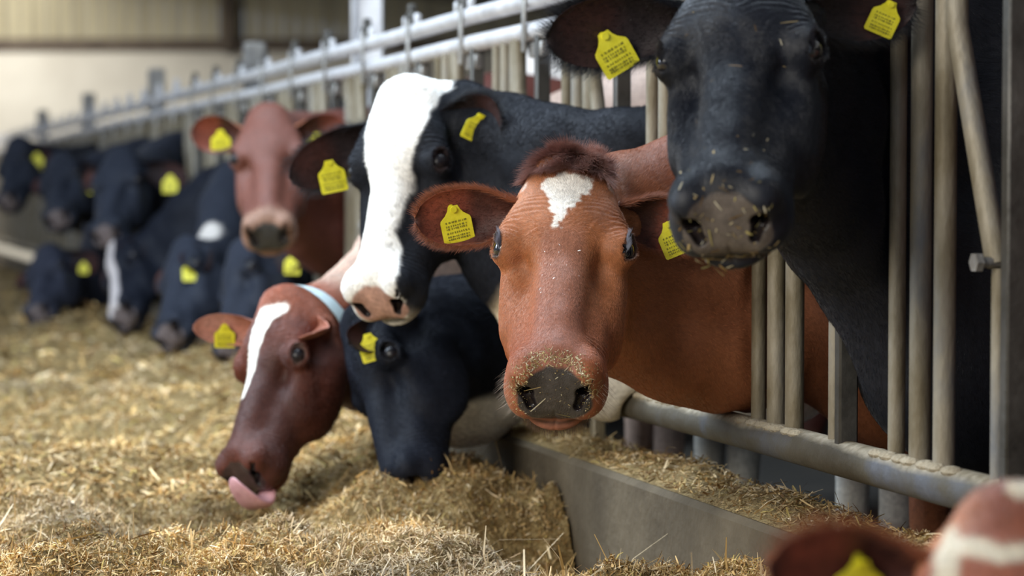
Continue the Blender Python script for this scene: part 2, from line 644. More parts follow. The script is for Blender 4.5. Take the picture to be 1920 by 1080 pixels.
def refine(v, t, sel):
    """split the edges whose two ends are selected (triangles, no cracks)"""
    e = np.sort(np.concatenate([t[:, [0, 1]], t[:, [1, 2]], t[:, [2, 0]]]), 1)
    n = len(t)
    key = e[:, 0].astype(np.int64) * len(v) + e[:, 1]
    uk, inv = np.unique(key, return_inverse=True)
    ua, ub = uk // len(v), uk % len(v)
    mark = sel[ua] & sel[ub]
    mid = np.full(len(uk), -1)
    mid[mark] = len(v) + np.arange(mark.sum())
    v2 = np.concatenate([v, (v[ua[mark]] + v[ub[mark]]) / 2])
    m = mid[inv].reshape(3, n).T
    cnt = (m >= 0).sum(1)
    out = [t[cnt == 0]]
    # rotate so patterns are canonical
    T, Mm = t.copy(), m.copy()
    for r in range(2):
        bad = ((cnt == 1) & (Mm[:, 0] < 0)) | ((cnt == 2) & (Mm[:, 2] >= 0))
        T[bad] = T[bad][:, [1, 2, 0]]
        Mm[bad] = Mm[bad][:, [1, 2, 0]]
    k = cnt == 1
    a, b, c, p = T[k, 0], T[k, 1], T[k, 2], Mm[k, 0]
    out += [np.stack([a, p, c], 1), np.stack([p, b, c], 1)]
    k = cnt == 2
    a, b, c, p, q = T[k, 0], T[k, 1], T[k, 2], Mm[k, 0], Mm[k, 1]
    out += [np.stack([a, p, c], 1), np.stack([p, q, c], 1), np.stack([p, b, q], 1)]
    k = cnt == 3
    a, b, c, p, q, r = T[k, 0], T[k, 1], T[k, 2], Mm[k, 0], Mm[k, 1], Mm[k, 2]
    out += [np.stack([a, p, r], 1), np.stack([p, b, q], 1), np.stack([r, q, c], 1), np.stack([p, q, r], 1)]
    return v2.astype(f4), np.concatenate(out)


def grad(fn, v, e=0.0015):
    g = np.empty_like(v)
    for ax in range(3):
        d = np.zeros(3, dtype=f4)
        d[ax] = e
        g[:, ax] = (fn(v + d) - fn(v - d)) / (2 * e)
    return g


def project(fn, v, n=2, e=0.0015, lim=0.006):
    for _ in range(n):
        g = grad(fn, v, e)
        d = fn(v)
        st = d[:, None] * g / np.maximum((g * g).sum(1), 0.2)[:, None]
        L = np.sqrt((st * st).sum(1))[:, None]
        v = v - st * np.minimum(1, lim / np.maximum(L, 1e-9))
    return v.astype(f4)


def relax(v, t, sel, w=0.5):
    acc = np.zeros((len(v), 3))
    cnt = np.zeros(len(v))
    for a, b in ((0, 1), (1, 2), (2, 0)):
        for x, y in ((a, b), (b, a)):
            for ax in range(3):
                acc[:, ax] += np.bincount(t[:, x], weights=v[t[:, y], ax], minlength=len(v))
            cnt += np.bincount(t[:, x], minlength=len(v))
    av = acc / np.maximum(cnt, 1)[:, None]
    out = v.copy()
    out[sel] = (v[sel] * (1 - w) + av[sel] * w)
    return out.astype(f4)


# ------------------------------------------------------------------ the cow's head, in its own frame
# x lateral, y from the poll down to the muzzle, z out of the forehead; metres for a head 0.52 long
EYE = (0.104, 0.178, -0.050)


def eyeframe():
    o = np.array([0.74, -0.02, 0.66])
    o /= np.linalg.norm(o)
    y = np.array([-0.05, 1.0, -0.10])
    y -= o * (y @ o)
    y /= np.linalg.norm(y)
    return np.stack([o, y, np.cross(o, y)], 1)     # columns: outward, along the lids, across


EF = eyeframe()


def nostril(q):
    n1 = cone(q, (0.040, 0.504, -0.090), (0.050, 0.494, -0.066), 0.0070, 0.0090)
    n2 = cone(q, (0.050, 0.494, -0.066), (0.060, 0.479, -0.044), 0.0090, 0.0055)
    n3 = cone(q, (0.048, 0.494, -0.068), (0.041, 0.455, -0.072), 0.0095, 0.009)
    return smin(np.minimum(n1, n3), n2, 0.010)


def head_sdf(p, detail=True):
    q = p.copy()
    sx = q[:, 0].copy()
    q[:, 0] = np.abs(q[:, 0])
    d = ell(q, (0, 0.085, -0.085), (0.092, 0.12, 0.088))                    # cranium
    d = smin(d, ell(q, (0.0, 0.10, -0.035), (0.088, 0.105, 0.040)), 0.03)    # forehead
    d = smin(d, ell(q, (0, 0.004, -0.030), (0.052, 0.032, 0.036)), 0.045)    # poll
    d = smin(d, cone(q, (0.080, 0.120, -0.050), (0.097, 0.172, -0.046), 0.026, 0.028), 0.04)   # brow
    d = smin(d, cone(q, (0, 0.16, -0.054), (0, 0.43, -0.054), 0.054, 0.044), 0.05)            # nose bridge
    d = smin(d, cone(q, (0.050, 0.215, -0.112), (0.038, 0.42, -0.092), 0.046, 0.042), 0.028)  # face sides
    d = smin(d, ell(q, (0.076, 0.225, -0.158), (0.038, 0.125, 0.085)), 0.03)                  # cheek muscle
    d = smin(d, cone(q, (0.064, 0.13, -0.19), (0.034, 0.43, -0.125), 0.038, 0.030), 0.04)     # jaw
    d = smin(d, cone(q, (0.0, 0.16, -0.18), (0.0, 0.43, -0.13), 0.040, 0.030), 0.05)
    d = smin(d, cone(q, (0.082, 0.205, -0.090), (0.080, 0.30, -0.125), 0.024, 0.022), 0.03)   # cheekbone
    # root of the ear
    d = smin(d, cone(q, (0.070, 0.055, -0.088), (0.104, 0.058, -0.104), 0.034, 0.022), 0.02)
    # muzzle
    d = smin(d, ell(q, (0, 0.448, -0.076), (0.074, 0.064, 0.060)), 0.03)
    d = smin(d, ell(q, (0.047, 0.470, -0.106), (0.037, 0.044, 0.032)), 0.025)                # upper lip
    d = smax(d, (q[:, 1] - 0.497) * 0.86 + (q[:, 2] + 0.060) * 0.51, 0.022)                   # the sloping nose pad
    d = smin(d, ell(q, (0.053, 0.460, -0.052), (0.031, 0.038, 0.034)), 0.018)                # nostril wings
    d = smin(d, ell(q, (0.050, 0.452, -0.100), (0.035, 0.050, 0.040)), 0.02)                 # lips
    d = smin(d, ell(q, (0, 0.466, -0.112), (0.055, 0.040, 0.030)), 0.015)
    chin = ell(q, (0, 0.448, -0.148), (0.062, 0.062, 0.026))
    d = smin(d, chin, 0.012)
    if not detail:
        return d
    # mouth line
    mo = np.minimum(cone(q, (0.0, 0.520, -0.136), (0.062, 0.495, -0.138), 0.0035, 0.0035),
                    cone(q, (0.062, 0.495, -0.138), (0.092, 0.405, -0.130), 0.0035, 0.004))
    d = smax(d, -mo, 0.010)
    # nostrils: comma-shaped
    d = smax(d, -nostril(q), 0.007)
    # philtrum groove
    d = d + 0.0012 * np.exp(-(q[:, 0] / 0.004) ** 2) * sst(q[:, 1], 0.47, 0.50) * sst(q[:, 2], -0.09, -0.11)
    # temple hollow and the hollow in front of the eye
    d = smax(d, -ell(q, (0.118, 0.100, -0.10), (0.020, 0.045, 0.03)), 0.03)
    d = d + 0.007 * np.exp(-(((q[:, 0] - 0.074) / 0.022) ** 2 + ((q[:, 1] - 0.235) / 0.03) ** 2 + ((q[:, 2] + 0.06) / 0.04) ** 2))
    d = d + 0.006 * np.exp(-((q[:, 0] / 0.045) ** 2 + ((q[:, 1] - 0.20) / 0.06) ** 2 + ((q[:, 2] - 0.0) / 0.05) ** 2))
    # eye: lids as a shell round the ball, cut by an almond
    e = (q - A3(*EYE)) @ EF.astype(f4)
    ed = np.sqrt((e * e).sum(1))
    lid = ed - 0.0265
    d = smin(d, lid, 0.024)
    d = smin(d, cone(q, (0.094, 0.138, -0.040), (0.112, 0.170, -0.036), 0.016, 0.011), 0.018)   # upper lid fold
    alm = smax(np.sqrt((e[:, 1]) ** 2 + (np.abs(e[:, 2]) + 0.0040) ** 2) - 0.0235, -e[:, 0], 0.004)
    d = smax(d, -alm, 0.003)
    d = np.minimum(d, ed - 0.0218)
    # wrinkles round the brow, folds of skin at the nose
    de = np.sqrt((q[:, 0] - 0.10) ** 2 + (q[:, 1] - 0.19) ** 2 + (0.6 * (q[:, 2] + 0.05)) ** 2)
    mk = np.exp(-((de - 0.058) / 0.016) ** 2) * sst(q[:, 1], 0.20, 0.15) * sst(q[:, 0], 0.03, 0.06)
    d = d + 0.0012 * np.sin(de * 2 * np.pi / 0.0105 + 7 * vnoise(q, 16)) * mk * sst(vnoise(q, 25, 4), 0.2, 0.6)
    mkf = sst(q[:, 1], 0.03, 0.06) * sst(q[:, 1], 0.20, 0.15) * sst(q[:, 2], -0.06, -0.03)
    d = d + 0.0005 * np.sin((q[:, 1] + 0.25 * q[:, 0]) * 2 * np.pi / 0.0095 + 14 * vnoise(q, 30, 6)) * mkf * sst(vnoise(q, 40, 7), 0.25, 0.7)
    mk2 = sst(q[:, 0], 0.045, 0.065) * sst(q[:, 1], 0.36, 0.39) * sst(q[:, 1], 0.45, 0.42)
    d = d + 0.0008 * np.sin(q[:, 1] * 2 * np.pi / 0.010) * mk2
    d = d + 0.0035 * (fbm(p, 22, 3, 2) - 0.5)
    return d


def rotm(ax, ang):
    return np.array(Matrix.Rotation(ang, 3, Vector(ax)))


def orthoframe(yv, zv):
    y = np.array(yv, float)
    y /= np.linalg.norm(y)
    z = np.array(zv, float)
    z -= y * (y @ z)
    z /= np.linalg.norm(z)
    return np.stack([np.cross(z, y), y, z])        # rows: the head's axes in world space (x to the viewer's right)


# ------------------------------------------------------------------ body in its own frame: a from chest to tail, b lateral, z up
def body_sdf(p, legs=True, fl=0.0):
    q = p.copy()
    q[:, 1] = np.abs(q[:, 1])
    d = ell(q, (0.62, 0, 1.10), (0.34, 0.20, 0.28))
    d = smin(d, ell(q, (0.60, 0.07, 0.90), (0.32, 0.20, 0.33)), 0.10)
    d = smin(d, ell(q, (1.20, 0, 0.92), (0.72, 0.37, 0.38)), 0.14)
    d = smin(d, ell(q, (1.80, 0.05, 1.08), (0.34, 0.24, 0.26)), 0.10)
    d = smin(d, cone(q, (0.62, 0, 1.30), (1.98, 0, 1.29), 0.07, 0.08), 0.10)
    d = smin(d, cone(q, (1.62, 0.19, 1.24), (2.05, 0.10, 1.20), 0.05, 0.05), 0.08)
    d = smin(d, ell(q, (0.34, 0, 0.74), (0.16, 0.11, 0.15)), 0.10)
    if legs:
        for a, b, ra, rb in (((0.58, 0.17, 0.80), (0.52, 0.16, 0.45), 0.12, 0.062), ((0.52, 0.16, 0.45), (0.51, 0.155, 0.10), 0.052, 0.040),
                             ((0.51, 0.155, 0.10), (0.49, 0.155, 0.045), 0.045, 0.055),
                             ((1.86, 0.19, 1.0), (1.72, 0.21, 0.66), 0.18, 0.11), ((1.72, 0.21, 0.66), (1.97, 0.19, 0.47), 0.085, 0.055),
                             ((1.97, 0.19, 0.47), (1.92, 0.19, 0.11), 0.05, 0.042), ((1.92, 0.19, 0.11), (1.89, 0.19, 0.045), 0.048, 0.056)):
            d = smin(d, cone(q, a, b, ra, rb), 0.03)
        d = smin(d, ell(q, (1.60, 0.06, 0.60), (0.20, 0.13, 0.14)), 0.05)
        d = smin(d, cone(q, (2.10, 0, 1.22), (2.16, 0, 0.65), 0.032, 0.028), 0.04)
        d = smin(d, ell(q, (2.16, 0, 0.50), (0.05, 0.05, 0.16)), 0.03)
        d = np.maximum(d, 0.001 - p[:, 2] + fl)
    return d

# ------------------------------------------------------------------ cows
BR = A3(0.36, 0.138, 0.056)      # brown
BRD = A3(0.15, 0.040, 0.018)     # dark brown
BLK = A3(0.010, 0.011, 0.016)
WHT = A3(0.78, 0.76, 0.72)
GREY = A3(0.090, 0.078, 0.068)


def lerp(a, b, t): return a + (b - a) * t[:, None]


def head_marks(q, c, pad=GREY, eye=A3(0.05, 0.04, 0.035), mouth=None):
    """nose pad, eye rims and nostril insides; q in head frame. returns colour and wetness"""
    ax = np.abs(q[:, 0])
    n = vnoise(q, 60, 5)
    if mouth is not None:
        ring = sst(q[:, 1] + 0.02 * (n - 0.5), 0.40, 0.44)
        c = lerp(c, mouth[None], ring)
    w = np.sqrt((ax / (0.063 - 0.20 * np.clip(-q[:, 2] - 0.085, 0, 0.05))) ** 2 + ((q[:, 2] + 0.076) / 0.050) ** 2)
    padm = sst(w + 0.20 * (n - 0.5), 1.10, 0.95) * sst(q[:, 1], 0.455, 0.466)
    c = lerp(c, pad[None] * (0.75 + 0.5 * n[:, None]), padm)
    aq = np.stack([ax, q[:, 1], q[:, 2]], 1)
    ev = (aq - A3(*EYE)) @ EF.astype(f4)
    e = np.sqrt((0.72 * ev[:, 1]) ** 2 + ev[:, 2] ** 2 + (0.5 * ev[:, 0] - 0.012) ** 2)
    c = lerp(c, eye[None], sst(e + 0.004 * (n - 0.5), 0.0235, 0.0170) * sst(ev[:, 0], -0.004, 0.004))
    ml = np.exp(-((q[:, 2] + 0.137) / 0.004) ** 2) * sst(q[:, 1], 0.42, 0.46)
    c = lerp(c, A3(0.02, 0.015, 0.012)[None], 0.7 * ml)
    c = lerp(c, A3(0.012, 0.008, 0.008)[None], sst(nostril(aq), 0.0050, 0.0015))  # nostril insides painted black, the shade of the recess put into the colour
    return c, padm


def col_brown(q, p, bq, base=BR, dark=BRD, star=1):
    n = fbm(p, 7, 2)
    c = lerp(base[None] + 0 * p, dark[None], sst(n, 0.5, 0.85) * 0.5)
    c = lerp(c, A3(0.52, 0.24, 0.115)[None], sst(q[:, 1], 0.13, 0.03) * sst(np.abs(q[:, 0]), 0.03, 0.10) * sst(q[:, 1], -0.05, 0.0) * 0.7)
    c = lerp(c, A3(0.24, 0.062, 0.030)[None], sst(q[:, 1], 0.22, 0.42) * 0.55)
    return c


def blob(q, pts):
    """distance outside a chain of round blobs drawn in the face plane: (x, y, r)"""
    d = None
    for a, b in zip(pts[:-1], pts[1:]):
        A, B = np.array(a[:2]), np.array(b[:2])
        ba = B - A
        pa = q[:, :2] - A.astype(f4)
        t = np.clip((pa @ ba.astype(f4)) / max(ba @ ba, 1e-9), 0, 1)
        e = np.sqrt(((pa - t[:, None] * ba.astype(f4)) ** 2).sum(1)) - (a[2] + (b[2] - a[2]) * t)
        d = e if d is None else np.minimum(d, e)
    return d


ZT, ZR1, ZR2 = 0.474, 1.384, 1.463       # lower tube and the two top rails of the feed fence


def press(d, p):
    """the coat gives way where it leans against the bars of the feed fence"""
    W = p[:, 0] * f4(CT) + p[:, 1] * f4(ST) - f4(W0)
    m = (np.abs(W) < 0.16) & (p[:, 2] > ZT - 0.15) & (p[:, 2] < ZR2 + 0.15)
    if not m.any(): return d
    w, z = W[m], p[m, 2]
    t = -p[m, 0] * f4(ST) + p[m, 1] * f4(CT)
    u = (t - T_TRIPLE + STEP * 0.6) % STEP - STEP * 0.6      # position within a unit, pipes at -0.092, 0, 0.092
    u = u.astype(f4)
    zz = np.maximum(np.maximum(z - ZR1, ZT - z), 0)
    e = None
    for u0 in (-0.092, 0.0, 0.092, 0.092 - STEP):
        c = np.sqrt((u - f4(u0)) ** 2 + w * w + zz * zz) - 0.0185
        e = c if e is None else np.minimum(e, c)
    sh = np.clip((z - 0.845) / 0.39, 0, 1) * 0.15
    for off in (0.0, -STEP, STEP):
        e = np.minimum(e, np.sqrt((u + 0.285 + off - sh) ** 2 + w * w + zz * zz) - 0.0185)
        e = np.minimum(e, np.sqrt(np.maximum(np.abs(u + 0.335 + off) - 0.012, 0) ** 2 + np.maximum(np.abs(w) - 0.018, 0) ** 2 + zz * zz) - 0.002)
    e = np.minimum(e, np.sqrt(w * w + (z - ZT) ** 2) - 0.0345)
    e = np.minimum(e, np.sqrt(w * w + (z - ZR1) ** 2) - 0.024)
    e = np.minimum(e, np.sqrt(w * w + (z - ZR2) ** 2) - 0.024)
    d = d.copy()
    d[m] = smax(d[m], -(e - 0.004), 0.022)
    return d


def build_cow(name, label, A, B, Zs, sign, nrm, pal, scale=1.0, group=None, t_pass=None, yaw=0.0, crest=(0.0, 0, 1.02), throat=(0.02, 0, 0.70),
              h=0.012, lv=3, ears=None, tags=(1, 1), eye=True, colfn=None, colbody=None, bscale=1.0, bshift=0.0, neck_r=(0.085, 0.095), furry=0, legs=True,
              bell=None, tongue=False, straw=0, tuft=0, tagcol='tag', neckk=0.0, cat='cow', marks={}, bz=0.0, extra=(), kneck=1.0, matt=False):
    """A, B: image points of the poll and of the muzzle's tip; Zs: depth of the poll"""
    s = scale
    a = P(A[0], A[1], Zs)
    L = 0.50 * s
    # find the depth of the muzzle so the head keeps its length
    best = None
    for dz in np.linspace(0, 0.999 * L, 400) * sign:
        b = P(B[0], B[1], Zs + dz)
        er = abs(np.linalg.norm(b - a) - L)
        if best is None or er < best[0]: best = (er, b)
    b = best[1]
    R = orthoframe(b - a, camdir(nrm))
    org = a - np.array([0, 0, -0.03 * s]) @ R
    Rf, orgf = R.astype(f4), org.astype(f4)

    def toh(p): return ((p - orgf) @ Rf.T) / f4(s)

    def fromh(q): return (np.asarray(q) * s) @ R + org

    # body frame
    ba = np.array([CT, ST, 0]) @ rotm((0, 0, 1), yaw).T
    bb = np.array([-ba[1], ba[0], 0])
    g0 = F(t_pass, 0.0, 0)
    BM = np.stack([ba, bb, [0, 0, 1.0]])
    bs = bscale

    def tob(p): return (((p - g0.astype(f4)) @ BM.T.astype(f4)) - A3(bshift, 0, bz)) / f4(bs)

    def tobw(p):
        q_ = tob(p)
        q_[:, 1] *= f4(1 / 0.82)
        return q_

    def fromb(q): return (np.asarray(q) * bs + np.array([bshift, 0, bz])) @ BM + g0

    hc, ht = fromh((0, 0.035, -0.105)), fromh((0, 0.135, -0.175))
    cm, tm = np.array(crest) @ BM + g0, np.array(throat) @ BM + g0
    cw, tw = fromb((0.55, 0, 1.20)), fromb((0.46, 0, 0.86))
    r0, r1 = neck_r

    def curve(p0, p1, p2, d0):
        # leaves the head along d0, runs through p1 and on to p2
        d0 = np.array(d0) @ R
        d0 = d0 / np.linalg.norm(d0) * np.linalg.norm(p1 - p0) * kneck
        m1 = (p2 - p0) * 0.5
        m2 = (p2 - p1) * 0.8

        def herm(a_, b_, ma, mb_, u):
            return (2 * u ** 3 - 3 * u * u + 1) * a_ + (u ** 3 - 2 * u * u + u) * ma + (3 * u * u - 2 * u ** 3) * b_ + (u ** 3 - u * u) * mb_
        return [herm(p0, p1, d0, m1, u) for u in (0, .25, .5, .75, 1)] + [herm(p1, p2, m1, m2, u) for u in (.5, 1)]
    cc, tt = curve(hc, cm, cw, (0, -0.55, -0.83)), curve(ht, tm, tw, (0, -0.15, -0.98))
    rc = np.linspace(r0 * s, 0.15 * bs, 7)
    rt = np.linspace(r0 * 0.80 * s, 0.17 * bs, 7)

    def full(p):
        q = toh(p)
        near = (np.abs(q[:, 1] - 0.22) < 0.42) & (np.abs(q[:, 0]) < 0.32) & (np.abs(q[:, 2] + 0.08) < 0.32)
        dh = np.linalg.norm(q - A3(0, 0.22, -0.1), axis=1) - 0.25
        if near.any():
            dh[near] = head_sdf(q[near])
        dh = dh * f4(s)
        dn = None
        for i in range(6):
            for ch, rr in ((cc, rc), (tt, rt)):
                e = cone(p, ch[i], ch[i + 1], rr[i], rr[i + 1])
                dn = e if dn is None else smin(dn, e, 0.03)
            mid0, mid1 = (cc[i] + tt[i]) / 2, (cc[i + 1] + tt[i + 1]) / 2
            dn = smin(dn, cone(p, mid0, mid1, (rc[i] + rt[i]) * 0.52, (rc[i + 1] + rt[i + 1]) * 0.52), 0.05)
        # loose folds of skin along the throat
        dn = dn + 0.004 * np.sin(16 * vnoise(p, 4, 9) + p[:, 0] * 40 + p[:, 2] * 25) * 0.5
        d = smin(dh, dn, 0.045)
        db = body_sdf(tobw(p), legs) * f4(bs * 0.9)
        for ec, er in extra:
            db = smin(db, ell(tob(p), ec, er) * f4(bs), 0.08)
        return press(smin(d, db, 0.10), p)

    pts = [org, fromh((0, 0.5, 0)), fromh((0, 0.2, -0.25)), fromb((2.3, 0.5, 1.5)), fromb((2.3, -0.5, 0)), fromb((0.1, 0.5, 0)), fromb((0.1, -0.5, 1.5))] + cc + tt
    pts = np.array(pts)
    lo, hi = pts.min(0) - 0.26, pts.max(0) + 0.26
    lo[2] = max(lo[2], -0.05)
    v, t = sculpt(full, lo, hi, h, 0.12)
    for k in range(lv):
        q = toh(v)
        if k == 0:
            sel = (q[:, 1] > -0.12) & (np.linalg.norm(q - A3(0, 0.2, -0.08), axis=1) < 0.42)
        elif k == 1:
            sel = (q[:, 2] > -0.26) & (q[:, 1] > -0.06) & (np.linalg.norm(q - A3(0, 0.24, -0.08), axis=1) < 0.34)
        else:
            ax = np.stack([np.abs(q[:, 0]), q[:, 1], q[:, 2]], 1)
            sel = (np.linalg.norm(ax - A3(0.10, 0.165, -0.055), axis=1) < 0.062) | ((q[:, 1] > 0.40))
        v, t = refine(v, t, sel)
        v[sel.nonzero()[0]] = v[sel.nonzero()[0]]
        q = toh(v)
        act = (np.linalg.norm(q - A3(0, 0.22, -0.1), axis=1) < 0.5)
        for _ in range(2):
            v = relax(v, t, act, 0.5)
            v[act] = project(full, v[act], 1, 0.0012 if k > 0 else 0.003, 0.004)
    act = np.ones(len(v), bool)
    v = v.copy()
    if lv:
        q = toh(v)
        act = np.linalg.norm(q - A3(0, 0.22, -0.1), axis=1) < 0.5
        v[act] = project(full, v[act], 2, 0.001, 0.003)
    q, bq = toh(v), tob(v)
    cols = colfn(q, v, bq)
    cols, wet = head_marks(q, cols, **marks)
    if colbody: cols = colbody(cols, q, v, bq)
    root_loc = tuple(map(float, (g0[0] + 0.5 * ba[0], g0[1] + 0.5 * ba[1], 0)))
    root = empty(name, root_loc)
    tag(root, label, cat, group)
    VV, TT, CC, WW = [v], [t], [cols], [wet]
    nv = len(v)
    earinfo = []
    ears = ears or {}
    for sd in (-1, 1):
        ep = dict(dir=(0.93, -0.02, -0.12), open=(0.05, 0.45, 0.9), L=0.205, Wd=0.062, curl=0.35)
        ep.update(ears.get(sd, {}))
        dv, ov = np.array(ep['dir'], float), np.array(ep['open'], float)
        if ep.get('cam'):                       # given as (right, up, towards the viewer)
            dv, ov = R @ camdir(ep['cam']), R @ camdir(ep['open'])
        else:
            dv = dv * [sd, 1, 1]
            ov = ov * [sd, 1, 1]
        dv /= np.linalg.norm(dv)
        ov -= dv * (ov @ dv)
        ov /= np.linalg.norm(ov)
        wv = np.cross(ov, dv)
        base = np.array([sd * 0.080, 0.058, -0.080])
        ns, nt_ = (22, 17) if lv >= 2 else (12, 9)
        S_, T_ = np.meshgrid(np.linspace(0, 1, ns), np.linspace(-1, 1, nt_), indexing='ij')
        prof = np.interp(S_, [0, .12, .25, .4, .55, .7, .82, .92, .97, 1], [.36, .50, .76, .95, 1.0, .97, .84, .60, .38, .10])
        wid = ep['Wd'] * prof
        dep = np.interp(S_, [0, .2, .5, .8, 1], [.55, .62, .42, .22, .05]) * ep['Wd'] * (0.6 + ep['curl'])
        lx = ep['L'] * S_
        ly = wid * np.sin(T_ * 1.25) / math.sin(1.25)
        lz = dep * (T_ ** 2) - 0.018 * np.sin(S_ * math.pi) + 0.02 * S_ ** 2
        inner = base + lx[..., None] * dv + ly[..., None] * wv + lz[..., None] * ov
        # thickness: normals by cross product
        du = np.gradient(inner, axis=0)
        dvv = np.gradient(inner, axis=1)
        nn = np.cross(du, dvv)
        nn /= np.linalg.norm(nn, axis=2)[..., None] + 1e-9
        if (nn * ov).sum() < 0: nn = -nn
        thick = 0.0035 + 0.012 * np.clip(1 - S_ * 3, 0, 1)
        outer = inner - nn * thick[..., None] * np.clip(1.15 - np.abs(T_) ** 6, 0.15, 1)[..., None]
        IV = np.concatenate([inner.reshape(-1, 3), outer.reshape(-1, 3)])
        ef = []
        n1 = ns * nt_
        for i in range(ns - 1):
            for j in range(nt_ - 1):
                a_, b_, c_, d_ = i * nt_ + j, (i + 1) * nt_ + j, (i + 1) * nt_ + j + 1, i * nt_ + j + 1
                ef += [(a_, b_, c_), (a_, c_, d_), (n1 + a_, n1 + c_, n1 + b_), (n1 + a_, n1 + d_, n1 + c_)]
        def bridge(r):
            for u, w_ in zip(r[:-1], r[1:]):
                ef.extend([(u, w_, n1 + w_), (u, n1 + w_, n1 + u)])
        bridge([i * nt_ for i in range(ns)][::-1])
        bridge([i * nt_ + nt_ - 1 for i in range(ns)])
        bridge([(ns - 1) * nt_ + j for j in range(nt_)][::-1])
        ew = fromh(IV).astype(f4)
        ci, co = pal.get('ear_in', BRD), pal.get('ear_out', BR)
        nz = vnoise(ew, 60)[:, None]
        ce = np.where((np.arange(len(ew)) < n1)[:, None], ci * (0.6 + 0.8 * nz), co * (0.8 + 0.4 * nz))
        if 'ear_skin' in pal:
            m_ = (sst(S_, 0.42, 0.62) * sst(S_, 0.99, 0.86) * (0.55 + 0.45 * sst(T_, -0.2, 0.3))).reshape(-1)
            m_ = np.concatenate([m_, m_ * 0])
            ce = lerp(ce.astype(f4), pal['ear_skin'][None], m_ * 0.8)
        VV.append(ew)
        TT.append(np.array(ef) + nv)
        CC.append(ce.astype(f4))
        WW.append(np.zeros(len(ew), dtype=f4))
        nv += len(ew)
        earinfo.append(dict(sd=sd, inner=fromh(inner.reshape(-1, 3)).reshape(inner.shape), outer=fromh(outer.reshape(-1, 3)).reshape(inner.shape),
                            d=dv @ R, o=ov @ R, w=wv @ R, nn=(nn @ R), ns=ns, nt=nt_, ci=ci, co=co, S=S_, T=T_))
    body = mesh_obj('body', np.concatenate(VV), np.concatenate(TT).astype(np.int32), M['coat_matt'] if matt else M['coat'], root, True, np.concatenate(CC), np.concatenate(WW))
    # eyes
    if eye:
        for sd in (-1, 1):
            mb = MB()
            c = fromh((sd * EYE[0], EYE[1], EYE[2]))
            o = (EF[:, 0] * [sd, 1, 1]) @ R
            mb.ball(c + o * 0.0012 * s, 0.0226 * s, 14)
            mb.build('eye', M['eye'] if lv > 2 else M['eye_soft'], root)
    # ear tags
    for ei, e in enumerate(earinfo):
        tp = tags[ei] if ei < len(tags) else None
        if not tp: continue
        tp = dict(s=0.50, t=0.1, size=1.0, tilt=0.0, turn=0.0) | (tp if isinstance(tp, dict) else {})
        i, j = int(tp['s'] * (e['ns'] - 1)), int((tp['t'] + 1) / 2 * (e['nt'] - 1))
        c0 = e['inner'][i, j]
        n = e['nn'][i, j]
        n = n + np.array(tp.get('nadd', (0, 0, 0)), float)
        n /= np.linalg.norm(n)
        up = np.array([0, 0, 1.0]) - n * n[2]
        up /= np.linalg.norm(up)
        sidev = np.cross(up, n)
        ang = tp['tilt']
        up, sidev = up * math.cos(ang) + sidev * math.sin(ang), sidev * math.cos(ang) - up * math.sin(ang)
        k = tp['size'] * s
        out = [(-.0085, .006), (-.0115, -.002), (-.0165, -.009), (-.0265, -.017), (-.028, -.022), (-.028, -.057), (-.0255, -.060),
               (.0255, -.060), (.028, -.057), (.028, -.022), (.0265, -.017), (.0165, -.009), (.0115, -.002), (.0085, .006)]
        c0 = c0 + n * 0.012 * k - np.array([0, 1.0, 0]) * tp.get('out', 0.004)
        mb = MB()
        Vt = []
        for dz in (-0.0011, 0.0011):
            for x, y in out:
                bend = 0.0
                Vt.append(c0 + k * (x * sidev + y * up + (dz + bend) * n))
        m = len(out)
        mb.add(Vt, [tuple(range(m))[::-1], tuple(range(m, 2 * m))] + [(q_, (q_ + 1) % m, m + (q_ + 1) % m, m + q_) for q_ in range(m)])
        tg = mb.build('ear_tag', M['tag'], root, smooth=False)
        st = MB().tube([c0 - n * 0.02 * k, c0 + n * 0.0045 * k], [0.006 * k, 0.0055 * k], 12)
        st.build('tag_stud', M['tag'], tg)
        if lv >= 2:
            pr = MB()
            rr = random.Random(5)
            for row, (yy, hh) in enumerate(((-.022, .0022), (-.031, .006), (-.041, .0022), (-.050, .006))):
                x = -0.019
                while x < 0.019:
                    w_ = rr.uniform(.0012, .0030)
                    bend = 0.0
                    for half in (0, 1):
                        hy = hh * rr.uniform(.25, .5)
                        pr.box(c0 + k * ((x + rr.uniform(0, .001)) * sidev + (yy + (half - .5) * hh * .8) * up + (0.0014 + bend) * n), (sidev, up, n), (w_ * .5 * k, hy * .6 * k, 0.0004 * k))
                    x += w_ + rr.uniform(.0012, .0026)
            pr.build('tag_print', M['tag_dark'], tg, smooth=False)
    info = dict(root=root, v=v, t=t, cols=cols, toh=toh, fromh=fromh, R=R, s=s, ears=earinfo, full=full, tob=tob, wet=wet, matt=matt, fromb=fromb, cc=cc, tt=tt, BM=BM)
    return info


